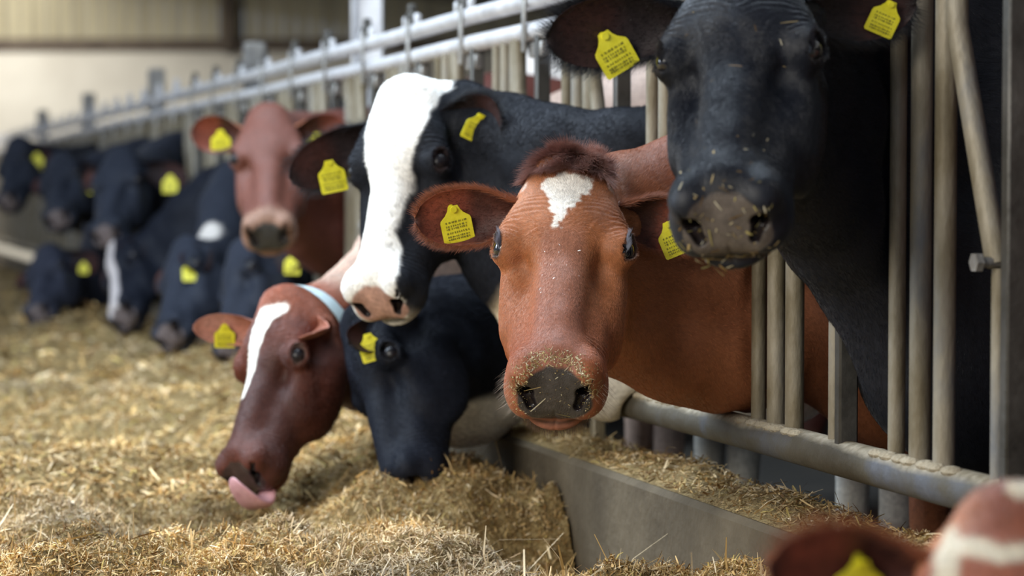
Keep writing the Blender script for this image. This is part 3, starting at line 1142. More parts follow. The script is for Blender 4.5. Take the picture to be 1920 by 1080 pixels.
def hair_obj(name, root, pts, cols, rad, parent):
    """pts (n, k, 3) strands"""
    n, k, _ = pts.shape
    cd = bpy.data.hair_curves.new(name)
    cd.add_curves([k] * n)
    cd.attributes['position'].data.foreach_set('vector', pts.reshape(-1).astype(f4))
    ra = cd.attributes.get('radius') or cd.attributes.new('radius', 'FLOAT', 'POINT')
    prof = np.linspace(1, 0.15, k)[None] * np.ones((n, 1)) * (rad if np.isscalar(rad) else rad[:, None])
    ra.data.foreach_set('value', prof.reshape(-1).astype(f4))
    ca = cd.attributes.new('coat', 'FLOAT_COLOR', 'CURVE')
    c4 = np.ones((n, 4), dtype=f4)
    c4[:, :3] = cols
    ca.data.foreach_set('color', c4.reshape(-1))
    cd.materials.append(M['hair'])
    o = bpy.data.objects.new(name, cd)
    COL.objects.link(o)
    o.parent = parent
    o.matrix_parent_inverse = Matrix.Translation(parent.location).inverted()
    return o


def sample_tris(v, t, dens_v, n, rng):
    a, b, c = v[t[:, 0]], v[t[:, 1]], v[t[:, 2]]
    cr = np.cross(b - a, c - a)
    ar = np.linalg.norm(cr, axis=1)
    w = ar * (dens_v[t].mean(1))
    cum = np.cumsum(w)
    i = np.searchsorted(cum, rng.random(n) * cum[-1])
    i = np.clip(i, 0, len(t) - 1)
    r1, r2 = np.sqrt(rng.random(n))[:, None], rng.random(n)[:, None]
    p = a[i] * (1 - r1) + b[i] * r1 * (1 - r2) + c[i] * r1 * r2
    nn = cr[i] / (ar[i][:, None] + 1e-12)
    return p, nn, i, (1 - r1, r1 * (1 - r2), r1 * r2)


def fur(ci, n, dens, length, flow, name='short_hair', lift=0.35, rad=0.00022, seed=1, jit=0.25, k=4, vary=0.35, colmul=1.0, hcol=None):
    """dens(q)->weight, length(q)->m, flow(q)->direction in head frame; all in head coordinates"""
    rng = np.random.default_rng(seed)
    v, t = ci['v'], ci['t']
    qv = ci['toh'](v)
    p, nn, i, bc = sample_tris(v, t, dens(qv), n, rng)
    q = ci['toh'](p.astype(f4))
    col = sum(ci['cols'][t[i, m]] * bc[m] for m in range(3))
    R = ci['R']
    d = flow(q) @ R
    d = d - nn * (d * nn).sum(1)[:, None]
    d /= np.linalg.norm(d, axis=1)[:, None] + 1e-9
    jn = np.stack([vnoise(p, 90, 1), vnoise(p, 90, 2), vnoise(p, 90, 3)], 1) - 0.5
    d = d + jit * 2.0 * jn + jit * 0.5 * rng.normal(size=d.shape)
    d = d - nn * (d * nn).sum(1)[:, None]
    d /= np.linalg.norm(d, axis=1)[:, None] + 1e-9
    L = length(q) * rng.uniform(0.6, 1.15, n)
    lf = lift * rng.uniform(0.6, 1.4, n)
    pts = []
    for u in np.linspace(0, 1, k):
        pts.append(p + (L * u)[:, None] * d + (L * lf * (u - 0.45 * u * u))[:, None] * nn)
    pts = np.stack(pts, 1)
    vr = rng.uniform(1 - vary, 1 + vary, n)[:, None]
    o = hair_obj(name, ci['root'], pts, col * vr * colmul, rad, ci['root'])
    if ci['matt']: o.data.materials[0] = M['hair_matt']
    return o


def ear_fringe(ci, n, L=0.018, seed=3, col=None, inner=0.35, rad=0.00025, name='ear_hair'):
    rng = np.random.default_rng(seed)
    allp, allc = [], []
    for e in ci['ears']:
        ns, nt_ = e['ns'], e['nt']
        cen = e['inner'][ns // 2, nt_ // 2]
        m = n // 2
        # positions: rims and the inner face
        S = rng.uniform(0.05, 1, m)
        T = np.where(rng.random(m) < 0.45, rng.choice([-1, 1], m) * rng.uniform(0.9, 1, m), rng.uniform(-1, 1, m))
        fi, fj = S * (ns - 1), (T + 1) / 2 * (nt_ - 1)
        i0, j0 = np.clip(fi.astype(int), 0, ns - 2), np.clip(fj.astype(int), 0, nt_ - 2)
        a, b = (fi - i0)[:, None], (fj - j0)[:, None]
        outer = rng.random(m) > 0.55
        G = np.where(outer[:, None], e['outer'][i0, j0] * (1 - a) * (1 - b) + e['outer'][i0 + 1, j0] * a * (1 - b) + e['outer'][i0, j0 + 1] * (1 - a) * b + e['outer'][i0 + 1, j0 + 1] * a * b,
                     e['inner'][i0, j0] * (1 - a) * (1 - b) + e['inner'][i0 + 1, j0] * a * (1 - b) + e['inner'][i0, j0 + 1] * (1 - a) * b + e['inner'][i0 + 1, j0 + 1] * a * b)
        nr = e['nn'][i0, j0] * np.where(outer, -1, 1)[:, None]
        rim = np.abs(T) ** 4
        sg = np.sign(T)[:, None] * e['w'][None]
        d = e['d'][None] * 0.55 + sg * rim[:, None] * 0.9 + nr * 0.22 + 0.28 * rng.normal(size=(m, 3))
        d /= np.linalg.norm(d, axis=1)[:, None]
        ln = L * ci['s'] * rng.uniform(0.4, 1.1, m) * (0.55 + 0.7 * (np.abs(T) > 0.8))
        pts = np.stack([G + d * (ln * u)[:, None] + e['d'][None] * (ln * 0.35 * u * u)[:, None] for u in (0, .33, .66, 1)], 1)
        allp.append(pts)
        c = np.where(outer[:, None] | (rim[:, None] > 0.6), e['co'], e['ci'] * 1.2)
        allc.append(c * rng.uniform(0.6, 1.4, (m, 1)))
    return hair_obj(name, ci['root'], np.concatenate(allp), np.concatenate(allc), rad, ci['root'])


def strands(ci, name, roots, dirs, lens, cols, rad=0.0004, curve=None, seed=1, k=6, mat=None, snap=True, lay=None):
    """free long hairs: roots in head frame, dirs in head frame"""
    r = np.asarray(ci['fromh'](roots)).astype(f4)
    if snap: r = project(ci['full'], r, 5, 0.002, 0.03)
    d = dirs @ ci['R']
    if lay is not None:
        g = grad(ci['full'], r, 0.004)
        g /= np.linalg.norm(g, axis=1)[:, None] + 1e-9
        d = d - g * np.minimum((d * g).sum(1), 0)[:, None] + g * lay
        d /= np.linalg.norm(d, axis=1)[:, None]
    cv = (curve @ ci['R']) if curve is not None else 0 * d
    pts = np.stack([r + d * (lens * u)[:, None] + cv * (lens * u * u)[:, None] for u in np.linspace(0, 1, k)], 1)
    o = hair_obj(name, ci['root'], pts, cols, rad, ci['root'])
    if mat:
        o.data.materials[0] = mat
    return o


def face_flow(q):
    y = q[:, 1]
    x = q[:, 0]
    up = sst(y, 0.20, 0.13)
    fy = 1 - 1.9 * up
    fx = np.sign(x) * (0.25 + 0.9 * np.exp(-((y - 0.165) / 0.05) ** 2)) * sst(np.abs(x), 0.0, 0.02)
    back = sst(-q[:, 2], 0.10, 0.18)
    return np.stack([fx, fy * (1 - 0.3 * back), -0.5 - back], 1).astype(f4)


def crumbs(ci, n, region, L=0.006, W=0.0014, seed=1, cols=None, name='straw_bits', lift=0.0006):
    """bits of chopped straw stuck to the nose"""
    rng = np.random.default_rng(seed)
    p, nn, i, bc = sample_tris(ci['v'], ci['t'], region(ci['toh'](ci['v'])), n, rng)
    d = rng.normal(size=(n, 3))
    d -= nn * (d * nn).sum(1)[:, None] * 0.85
    d /= np.linalg.norm(d, axis=1)[:, None]
    s = np.cross(nn, d)
    l = L * rng.lognormal(0, .5, n)[:, None]
    w = W * rng.lognormal(0, .4, n)[:, None]
    c = p + nn * (lift + 0.35 * np.abs((d * nn).sum(1))[:, None] * l)
    V = np.stack([c - d * l / 2 - s * w / 2, c - d * l / 2 + s * w / 2, c + nn * w * .3 - s * w * .6, c + nn * w * .3 + s * w * .6, c + d * l / 2 - s * w * .3, c + d * l / 2 + s * w * .3], 1).reshape(-1, 3)
    b = np.arange(n)[:, None] * 6
    q = np.concatenate([b + [0, 1, 3, 2], b + [2, 3, 5, 4]])
    cc = (STRAWC if cols is None else cols)
    cc = cc[rng.integers(0, len(cc), n)] * rng.uniform(.6, 1.3, (n, 1))
    o = mesh_obj(name, V, q, M['straw'], ci['root'], False, np.repeat(cc, 6, 0))
    o['kind'] = 'stuff'
    return o


STRAWC = np.array([[0.42, 0.31, 0.13], [0.56, 0.44, 0.22], [0.30, 0.19, 0.065], [0.66, 0.57, 0.36], [0.20, 0.115, 0.035], [0.40, 0.34, 0.12], [0.72, 0.66, 0.48]])

BROWN = dict(ear_in=A3(0.065, 0.020, 0.014), ear_out=A3(0.30, 0.10, 0.045), ear_skin=A3(0.30, 0.075, 0.042))


def hero_col(q, p, bq):
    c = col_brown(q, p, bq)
    n = fbm(p, 60, 4, 2)
    star = blob(q, [(-0.024, 0.070, 0.020), (0.030, 0.064, 0.020)])
    star = np.minimum(star, blob(q, [(0.000, 0.080, 0.038), (-0.006, 0.120, 0.021), (-0.012, 0.168, 0.003)]))
    star = star + 0.014 * (n - 0.5) + 0.012 * (vnoise(p, 160, 3) - 0.5)
    m = sst(star, 0.003, -0.003) * sst(q[:, 2], -0.08, -0.05) * sst(q[:, 1], 0.0, 0.02)
    sp = np.sqrt(((np.abs(q[:, 0]) - 0.079) / 0.8) ** 2 + ((q[:, 1] - 0.045) / 1.6) ** 2) + 0.01 * (n - 0.5)
    m = np.maximum(m, 0.6 * sst(sp, 0.010, 0.004) * (q[:, 2] > -0.08))
    c = lerp(c, A3(0.30, 0.135, 0.095)[None], sst(np.abs(q[:, 0]), 0.050, 0.030) * sst(q[:, 1], 0.13, 0.20) * 0.6)  # highlight down the nose bridge, painted into the coat colour
    c = lerp(c, A3(0.17, 0.052, 0.028)[None], sst(bq[:, 0], -0.45, -0.15) * 0.75 * sst(q[:, 1], 0.35, 0.0))  # deeper red-brown towards the neck, with its shadow painted into the coat
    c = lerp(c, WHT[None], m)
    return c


COWS = {}


def gap(k):
    """the k-th feeding place: between a slanting bar and the next three pipes"""
    return T_TRIPLE + k * STEP + 0.249


def lashes(ci, n=220, col=(0.30, 0.33, 0.42)):
    rng = np.random.default_rng(4)
    R_, D_ = [], []
    for sd in (-1, 1):
        u = rng.uniform(-1, 1, n)
        e = np.stack([0.021 + 0 * u, 0.017 * u, 0.0 * u], 1)
        e[:, 2] = 0.012 * (1 - u * u) + 0.001
        dr = np.stack([0.9 + 0 * u, 0.15 * u - 0.35, 0.35 + 0.3 * rng.random(n)], 1)
        # the upper lid faces the poll: -y in head space
        # across axis (column 2 of EF) points dorsally or ventrally; lashes follow the dorsal side
        sgn = np.sign(EF[2, 2])
        e[:, 2] *= sgn
        dr[:, 2] *= sgn
        r = e @ EF.T + np.array(EYE)
        d = dr @ EF.T
        R_.append(r * [sd, 1, 1])
        D_.append(d * [sd, 1, 1])
    R_, D_ = np.concatenate(R_), np.concatenate(D_)
    D_ /= np.linalg.norm(D_, axis=1)[:, None]
    strands(ci, 'eyelashes', R_, D_, rng.uniform(0.016, 0.030, len(R_)), np.full((len(R_), 3), 1.0) * col, 0.0004, np.zeros_like(D_) + [0, 0.003, -0.003])


def make_hero():
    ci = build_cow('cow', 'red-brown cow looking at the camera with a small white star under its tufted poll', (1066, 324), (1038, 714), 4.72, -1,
                   (-0.06, 0.45, 0.90), BROWN, scale=1.06, t_pass=gap(1), colfn=hero_col, h=0.012, lv=3,
                   kneck=0.55, crest=(0.0, 0, 0.98), throat=(0.0, 0, 0.645), extra=(((0.50, 0, 0.64), (0.34, 0.18, 0.26)),),
                   ears={-1: dict(cam=(-0.97, -0.05, 0.0), open=(0.25, -0.10, 0.95), L=0.20, Wd=0.053), 1: dict(cam=(0.95, -0.16, -0.10), open=(0.30, -0.2, 0.9), L=0.175, Wd=0.050)},
                   tags=(dict(s=0.68, t=0.35, tilt=-0.25, size=1.05), dict(s=0.66, t=0.1, tilt=-0.40, nadd=(0.1, -0.8, 0))), marks=dict(pad=A3(0.060, 0.052, 0.047), eye=A3(0.06, 0.045, 0.04)))
    COWS['hero'] = ci
    rng = np.random.default_rng(11)
    # short coat over the head, longer behind
    fur(ci, 270000, lambda q: sst(np.linalg.norm(q - A3(0.1, 0.22, -0.1), axis=1), 1.3, 0.3) ** 1.5 * sst(q[:, 1], 0.475, 0.455) * (1 + 1.0 * (q[:, 2] > -0.1)),
        lambda q: 0.0050 + 0.006 * sst(q[:, 1], 0.08, 0.0) + 0.003 * sst(-q[:, 2], 0.1, 0.2), face_flow, lift=0.24, rad=0.00024, colmul=1.5, jit=0.26)
    # the tuft: hair lying forward over the forehead, and a wisp standing up on one side
    n = 15000
    x = rng.normal(0.0, 0.027, n).clip(-0.062, 0.062)
    y = rng.uniform(-0.055, 0.030, n)
    wisp = rng.random(n) < 0.10
    x = np.where(wisp, rng.normal(0.040, 0.012, n), x)
    y = np.where(wisp, rng.normal(-0.010, 0.010, n), y)
    roots = np.stack([x, y, -0.008 - 0.25 * np.abs(x) - 6 * x * x - 0.5 * np.clip(-y, 0, 1) - 5 * np.clip(-y, 0, 1) ** 2], 1)
    rn = lambda sc: rng.normal(0, sc, n)
    fwd = np.stack([x * 5 + rn(.12), 0.95 + rn(.12), 0.50 + rn(.12)], 1)
    upw = np.stack([0.15 + rn(.25), -0.55 + rn(.3), 0.75 + rn(.25)], 1)
    dirs = np.where(wisp[:, None], upw, fwd)
    cl = np.stack([vnoise(roots.astype(f4), 75, 31), vnoise(roots.astype(f4), 75, 32), vnoise(roots.astype(f4), 75, 33)], 1) - 0.5
    dirs = dirs + cl * np.where(wisp, 1.6, 0.8)[:, None]
    dirs /= np.linalg.norm(dirs, axis=1)[:, None]
    curve = np.where(wisp[:, None], [0.02, 0.0, 0.0], np.array([0.0, 0.010, -0.016])) + cl * 0.035
    cc_ = lerp(A3(0.15, 0.072, 0.058)[None] + np.zeros((n, 3), f4), A3(0.36, 0.20, 0.165)[None], rng.random(n).astype(f4))
    cc_ = np.where(wisp[:, None], cc_ * [1.05, 0.9, 0.85], cc_)
    ln = rng.uniform(0.030, 0.056, n) * (0.65 + 0.7 * vnoise(roots.astype(f4), 80, 40)) * np.where(wisp, 0.68, 1)
    strands(ci, 'tuft', roots, dirs, ln, cc_ * 1.35, 0.00028, curve, lay=0.22)
    ear_fringe(ci, 13000, 0.013)
    # whiskers and eyelashes
    n = 260
    sd = rng.choice([-1, 1], n)
    z = rng.uniform(-0.155, -0.07, n)
    roots = np.stack([sd * (0.060 + 0.025 * rng.random(n)), rng.uniform(0.44, 0.49, n), z], 1)
    dirs = np.stack([sd * 0.8, 0.6 + 0 * z, -0.5 + rng.normal(0, 0.2, n)], 1)
    dirs /= np.linalg.norm(dirs, axis=1)[:, None]
    strands(ci, 'whiskers', roots, dirs, rng.uniform(0.012, 0.034, n), np.full((n, 3), 0.5) * [1, .85, .7], 0.00014, dirs * 0.003)
    n = 500
    x = rng.uniform(-0.06, 0.06, n)
    roots = np.stack([x, rng.uniform(0.47, 0.50, n), np.full(n, -0.150)], 1)
    dirs = np.stack([x * 3, 0.4 + 0 * x, -1 + 0 * x], 1) + rng.normal(0, .15, (n, 3))
    strands(ci, 'chin_hair', roots, dirs / np.linalg.norm(dirs, axis=1)[:, None], rng.uniform(0.010, 0.022, n), np.full((n, 3), 0.12) * [1, .6, .4], 0.00025)
    lashes(ci)
    ax = lambda q: np.abs(q[:, 0])
    pw_ = lambda q: np.sqrt((ax(q) / 0.062) ** 2 + ((q[:, 2] + 0.076) / 0.052) ** 2)
    crumbs(ci, 750, lambda q: (q[:, 1] > 0.445) * (q[:, 2] > -0.075) * np.exp(-((pw_(q) - 1.10 - 0.1 * (q[:, 2] > -0.04)) / 0.13) ** 2) * np.clip((q[:, 1] - 0.440) / 0.02, 0, 1), 0.0042, 0.0009, 1, STRAWC * 0.9 + 0.04)
    crumbs(ci, 420, lambda q: (ax(q) < 0.075) * sst(q[:, 1], 0.455, 0.47) * (q[:, 2] > -0.125) * (0.15 + 1.0 * sst(ax(q), 0.04, 0.06)), 0.0024, 0.0009, 2, STRAWC * 0.8)
    crumbs(ci, 7, lambda q: (ax(q) < 0.04) * sst(q[:, 1], 0.46, 0.475) * (q[:, 2] > -0.11), 0.024, 0.0013, 3, STRAWC * 1.1)
    crumbs(ci, 12, lambda q: (ax(q) < 0.03) * sst(q[:, 1], 0.2, 0.22) * sst(q[:, 1], 0.33, 0.3) * (q[:, 2] > -0.03), 0.0022, 0.0015, 8, np.array([[.9, .9, .9]]), 'specks', 0.006)




def blk_col(patches=None, base=None):
    def f(q, p, bq):
        n = fbm(p, 9, 2)
        c = (A3(0.008, 0.010, 0.017) if base is None else base)[None] * (0.75 + 0.5 * n[:, None])
        if patches: c = patches(c, q, p, bq)
        return c
    return f


BLACK = dict(ear_in=A3(0.018, 0.012, 0.013), ear_out=A3(0.009, 0.011, 0.018), ear_skin=A3(0.06, 0.022, 0.018))
PADK = A3(0.115, 0.095, 0.080)


def short_fur(ci, n, L=0.007, rad=0.00028, colmul=1.5, seed=1, reach=1.0, jit=0.3):
    fur(ci, n, lambda q: sst(np.linalg.norm(q - A3(0.1, 0.22, -0.1), axis=1), reach, 0.3) ** 1.5 * sst(q[:, 1], 0.475, 0.455) * (1 + 1.0 * (q[:, 2] > -0.1)),
        lambda q: L * (1 + 0.8 * sst(q[:, 1], 0.08, 0.0) + 0.4 * sst(-q[:, 2], 0.1, 0.2)), face_flow, lift=0.28, rad=rad, colmul=colmul, jit=jit, seed=seed)


def make_black():
    ci = build_cow('cow', 'tall black cow with hay on its grey nose, head above the red-brown cow', (1396, -62), (1352, 392), 3.98, -1,
                   (-0.26, 0.40, 0.88), BLACK, scale=1.06, t_pass=gap(0) + 0.015, colfn=blk_col(), h=0.012, lv=3, bscale=1.08,
                   crest=(-0.02, 0, 1.28), throat=(0.06, 0, 0.87), bshift=-0.18, extra=(((0.42, 0, 0.66), (0.26, 0.18, 0.26)),), neck_r=(0.085, 0.10),
                   ears={-1: dict(cam=(-0.95, -0.12, 0.1), open=(0.2, -0.25, 0.95), L=0.24, Wd=0.056), 1: dict(cam=(0.85, 0.12, -0.35), open=(0.35, -0.25, 0.85), L=0.20, Wd=0.055)},
                   tags=(dict(s=0.62, t=-0.1, size=1.05, tilt=-0.55, nadd=(0, -0.5, 0)), dict(s=0.84, t=0.0, size=0.85, tilt=0.4)), marks=dict(pad=PADK, eye=A3(0.02, 0.016, 0.014)))
    COWS['black'] = ci
    short_fur(ci, 220000, 0.0070, colmul=1.25)
    ax = lambda q: np.abs(q[:, 0])
    crumbs(ci, 130, lambda q: (ax(q) < 0.07) * sst(q[:, 1], 0.45, 0.47) * (q[:, 2] > -0.16), 0.009, 0.0013, 11, STRAWC * 0.8)
    crumbs(ci, 26, lambda q: (ax(q) < 0.08) * sst(q[:, 1], 0.46, 0.48) * (q[:, 2] < -0.10), 0.024, 0.0016, 12, STRAWC, lift=0.004)
    crumbs(ci, 26, lambda q: (ax(q) < 0.08) * (q[:, 1] < 0.46) * (q[:, 1] > 0.0) * (q[:, 2] > -0.12), 0.007, 0.0012, 13, STRAWC * 0.7, lift=0.005)
    ear_fringe(ci, 12000, 0.020)
    lashes(ci, 120, (0.02, 0.02, 0.03))


def white_marks(q, p, bq):
    n = fbm(p, 25, 6)
    c = A3(0.014, 0.016, 0.022)[None] * (0.75 + 0.5 * n[:, None])
    bl = blob(q, [(0.0, 0.00, 0.085), (0.004, 0.10, 0.074), (0.0, 0.20, 0.056), (-0.01, 0.34, 0.050), (-0.02, 0.46, 0.090), (-0.03, 0.52, 0.09)])
    c = lerp(c, A3(0.86, 0.86, 0.84)[None], sst(bl + 0.016 * (n - 0.5), 0.004, -0.004) * sst(q[:, 2], -0.13, -0.10))
    nb = fbm(p, 3, 8)
    # cream throat and white brisket
    m = sst(p[:, 2] + 0.14 * (nb - 0.5), 0.86, 0.83) * sst(bq[:, 0], 0.75, 0.5) * sst(np.linalg.norm(q - A3(0, 0.2, -0.1), axis=1), 0.30, 0.36)
    c = lerp(c, A3(0.62, 0.50, 0.34)[None], m)
    m2 = sst(p[:, 2], 0.70, 0.63) * sst(bq[:, 0], 0.75, 0.5)
    return lerp(c, A3(0.80, 0.78, 0.72)[None], m2 * sst(np.linalg.norm(q, axis=1), 0.3, 0.5))


def make_whiteface():
    ci = build_cow('cow', 'black cow with a broad white face and pinkish muzzle, behind the red-brown cow', (762, 172), (690, 560), 5.75, -1,
                   (-0.50, 0.35, 0.80), BLACK, scale=1.08, t_pass=gap(2), colfn=white_marks, h=0.014, lv=2, matt=True, bscale=0.97,
                   crest=(-0.02, 0, 1.02), throat=(-0.05, 0, 0.63), bshift=0.12, extra=(((0.22, 0, 0.56), (0.20, 0.11, 0.15)), ((-0.16, 0, 0.60), (0.15, 0.11, 0.15))),
                   ears={-1: dict(cam=(-0.94, -0.52, 0.1), open=(0.1, -0.1, 0.98), L=0.235, Wd=0.054), 1: dict(cam=(0.75, -0.02, 0.50), open=(-0.1, -0.1, 1.0), L=0.165, Wd=0.058)},
                   tags=(dict(s=0.66, t=-0.1, size=1.1, tilt=-0.2), dict(s=0.55, t=-0.1, size=0.95, nadd=(0.9, 0, 0), tilt=0.4, out=0.02)),
                   marks=dict(pad=A3(0.50, 0.30, 0.24), mouth=None, eye=A3(0.03, 0.02, 0.02)))
    COWS['white'] = ci
    short_fur(ci, 70000, 0.009, 0.0004)
    ear_fringe(ci, 5000, 0.02)


def e1_col(q, p, bq):
    n = fbm(p, 25, 6)
    c = lerp(A3(0.14, 0.038, 0.022)[None] + 0 * p, A3(0.06, 0.017, 0.011)[None], sst(fbm(p, 5, 2), 0.35, 0.7))
    c = lerp(c, A3(0.30, 0.10, 0.055)[None], sst(q[:, 1], 0.10, 0.02))
    bl = np.minimum(blob(q, [(0.050, 0.055, 0.018), (0.0, 0.075, 0.030), (-0.006, 0.15, 0.026), (-0.010, 0.205, 0.017), (-0.012, 0.29, 0.006)]), 9)
    c = lerp(c, A3(0.84, 0.83, 0.78)[None], sst(bl + 0.018 * (n - 0.5), 0.003, -0.003) * sst(q[:, 2], -0.09, -0.06))
    # roan neck
    m = sst(q[:, 1], 0.0, -0.10) * sst(np.linalg.norm(q - A3(0, 0.2, -0.1), axis=1), 0.26, 0.34)
    c = lerp(c, A3(0.50, 0.36, 0.29)[None] * (0.8 + 0.4 * n[:, None]), m)
    return c


def make_tongue(ci):
    """licking up over the lip"""
    pts = [(0.004, 0.478, -0.137), (0.008, 0.522, -0.142), (0.013, 0.543, -0.124), (0.016, 0.548, -0.092), (0.015, 0.538, -0.058), (0.011, 0.528, -0.034), (0.006, 0.510, -0.020)]
    pts = [np.array(p) + [0.012, 0.010, 0] for p in pts]
    wd = [0.030, 0.037, 0.041, 0.040, 0.034, 0.024, 0.010]
    th = [0.012, 0.013, 0.013, 0.012, 0.010, 0.007, 0.003]
    V, Fc = [], []
    m = 16
    for i, p in enumerate(pts):
        d = pts[min(i + 1, 6)] - pts[max(i - 1, 0)]
        d /= np.linalg.norm(d)
        sx = np.array([1.0, 0, 0])
        sx -= d * (sx @ d)
        sx /= np.linalg.norm(sx)
        nz = np.cross(sx, d)
        for a in np.linspace(0, 2 * math.pi, m, endpoint=False):
            V.append(p + sx * math.cos(a) * wd[i] + nz * math.sin(a) * th[i] * (1 + 0.25 * math.cos(2 * a)))
    for i in range(6):
        for j in range(m):
            Fc.append((i * m + j, i * m + (j + 1) % m, (i + 1) * m + (j + 1) % m, (i + 1) * m + j))
    Fc += [tuple(range(m)), tuple(range(6 * m, 7 * m))[::-1]]
    o = MB().add(ci['fromh'](np.array(V)), Fc).build('tongue', M['tongue'], ci['root'])
    sm = o.modifiers.new('smooth', 'SUBSURF')
    sm.levels = sm.render_levels = 2


def band(ci, c, ax, width, name, mat, parent, lift=0.004, n=48):
    """a strap following the skin round an axis"""
    ax = ax / np.linalg.norm(ax)
    u = np.cross(ax, [0.3, 0.2, 1])
    u /= np.linalg.norm(u)
    w = np.cross(ax, u)
    V = []
    for off in (-width / 2, width / 2):
        for i in range(n):
            a = 2 * math.pi * i / n
            d = u * math.cos(a) + w * math.sin(a)
            r = np.arange(0.02, 0.4, 0.002)
            f = ci['full']((c + ax * off + d * r[:, None]).astype(f4))
            k = np.argmax(f > 0)
            V += [c + ax * off + d * (r[k] + 0.001), c + ax * off + d * (r[k] + lift)]
    Fc = []
    for i in range(n):
        j = (i + 1) % n
        a0, b0, a1, b1 = 2 * i, 2 * i + 1, 2 * j, 2 * j + 1
        A0, B0, A1, B1 = [2 * n + k for k in (a0, b0, a1, b1)]
        Fc += [(b0, b1, B1, B0), (a0, A0, A1, a1), (a0, a1, b1, b0), (A0, B0, B1, A1)]
    return MB().add(V, Fc).build(name, mat, parent)


def make_licker():
    ci = build_cow('cow', 'dark brown cow with a crooked white blaze, licking its lip down at the feed', (530, 562), (434, 886), 6.05, -1,
                   (-0.68, 0.22, 0.68), dict(ear_in=A3(0.40, 0.16, 0.11), ear_out=A3(0.30, 0.11, 0.07), ear_skin=A3(0.5, 0.25, 0.2)),
                   scale=0.97, t_pass=gap(4), colfn=e1_col, h=0.014, lv=2, crest=(-0.05, 0, 0.98), throat=(-0.05, 0, 0.68),
                   ears={-1: dict(cam=(-0.97, 0.10, -0.1), open=(0.0, -0.2, 0.95), L=0.20, Wd=0.042), 1: dict(cam=(0.15, -0.30, 0.90), open=(-0.2, 0.7, 0.5), L=0.13, Wd=0.042)},
                   tags=(dict(s=0.62, t=0.2, size=0.95), None), marks=dict(pad=A3(0.06, 0.035, 0.03), eye=A3(0.10, 0.06, 0.05)))
    COWS['licker'] = ci
    make_tongue(ci)
    short_fur(ci, 50000, 0.008, 0.0004)
    c = ci['fromh']((0, -0.015, -0.135))
    band(ci, np.array(c), np.array([0.0, 0.75, 0.35]) @ ci['R'], 0.035, 'collar', M['strap'], ci['root'])


def make_feeder():
    def pat(c, q, p, bq):
        n = fbm(p, 4, 3)
        m = sst(p[:, 2] + 0.10 * (n - 0.5), 0.47, 0.44) * sst(bq[:, 0], 0.7, 0.4) * sst(q[:, 2] - 0.04 * (n - 0.5), -0.245, -0.28)
        return lerp(c, A3(0.80, 0.78, 0.72)[None], m)
    ci = build_cow('cow', 'black cow with its nose in the silage, neck below the white-faced cow', (672, 600), (742, 925), 5.92, -1,
                   (-0.92, 0.15, 0.30), BLACK, scale=1.0, t_pass=gap(3), colfn=blk_col(pat), h=0.014, lv=2, matt=True,
                   crest=(-0.05, 0, 0.69), throat=(-0.22, 0, 0.45), bscale=0.95,
                   ears={-1: dict(dir=(0.8, 0, -0.3), open=(0.3, 0.2, 0.9), L=0.17, Wd=0.05), 1: dict(cam=(-0.60, -0.40, 0.72), open=(0.1, 0.3, 0.9), L=0.17, Wd=0.042)},
                   marks=dict(eye=A3(0.010, 0.010, 0.012)), tags=(None, dict(s=0.5, t=0.1, size=1.05, nadd=(-0.4, -1.2, 0), out=0.02, tilt=-0.3)))
    COWS['feeder'] = ci
    short_fur(ci, 30000, 0.009, 0.00045)


def make_near():
    def col(q, p, bq):
        n = fbm(p, 22, 4, 2)
        c = col_brown(q, p, bq, A3(0.24, 0.075, 0.038), A3(0.12, 0.035, 0.02))
        st = blob(q, [(-0.080, 0.045, 0.005), (-0.078, 0.085, 0.012), (-0.076, 0.12, 0.010), (-0.078, 0.22, 0.010)])
        st = np.minimum(st, blob(q, [(-0.066, 0.080, 0.007), (-0.025, 0.100, 0.010), (0.02, 0.080, 0.008), (0.06, 0.05, 0.007)]))
        st = np.minimum(st, blob(q, [(-0.008, 0.000, 0.018), (0.03, -0.01, 0.022)]))
        return lerp(c, A3(0.52, 0.47, 0.37)[None], sst(st + 0.02 * (n - 0.5), 0.005, -0.005) * sst(q[:, 2], -0.12, -0.08))  # white markings toned down to cream, shade included in the colour
    ci = build_cow('cow', 'red-brown cow nearest the camera, only its ear and forehead in the bottom right corner', (1925, 968), (1845, 1700), 2.62, -1,
                   (-0.12, 0.35, 0.93), BROWN, scale=1.0, t_pass=gap(-2), colfn=col, h=0.012, lv=2, crest=(-0.05, 0, 0.60), throat=(-0.02, 0, 0.40),
                   ears={-1: dict(cam=(-0.97, 0.10, 0.0), open=(0.0, -0.45, 0.9), L=0.19, Wd=0.050), 1: dict(dir=(0.93, 0.06, -0.12), open=(0.05, 0.55, 0.75))},
                   tags=(dict(s=0.48, t=0.1, size=0.95), 1))
    COWS['near'] = ci
    short_fur(ci, 60000, 0.009, 0.0003)
    ear_fringe(ci, 6000, 0.02)


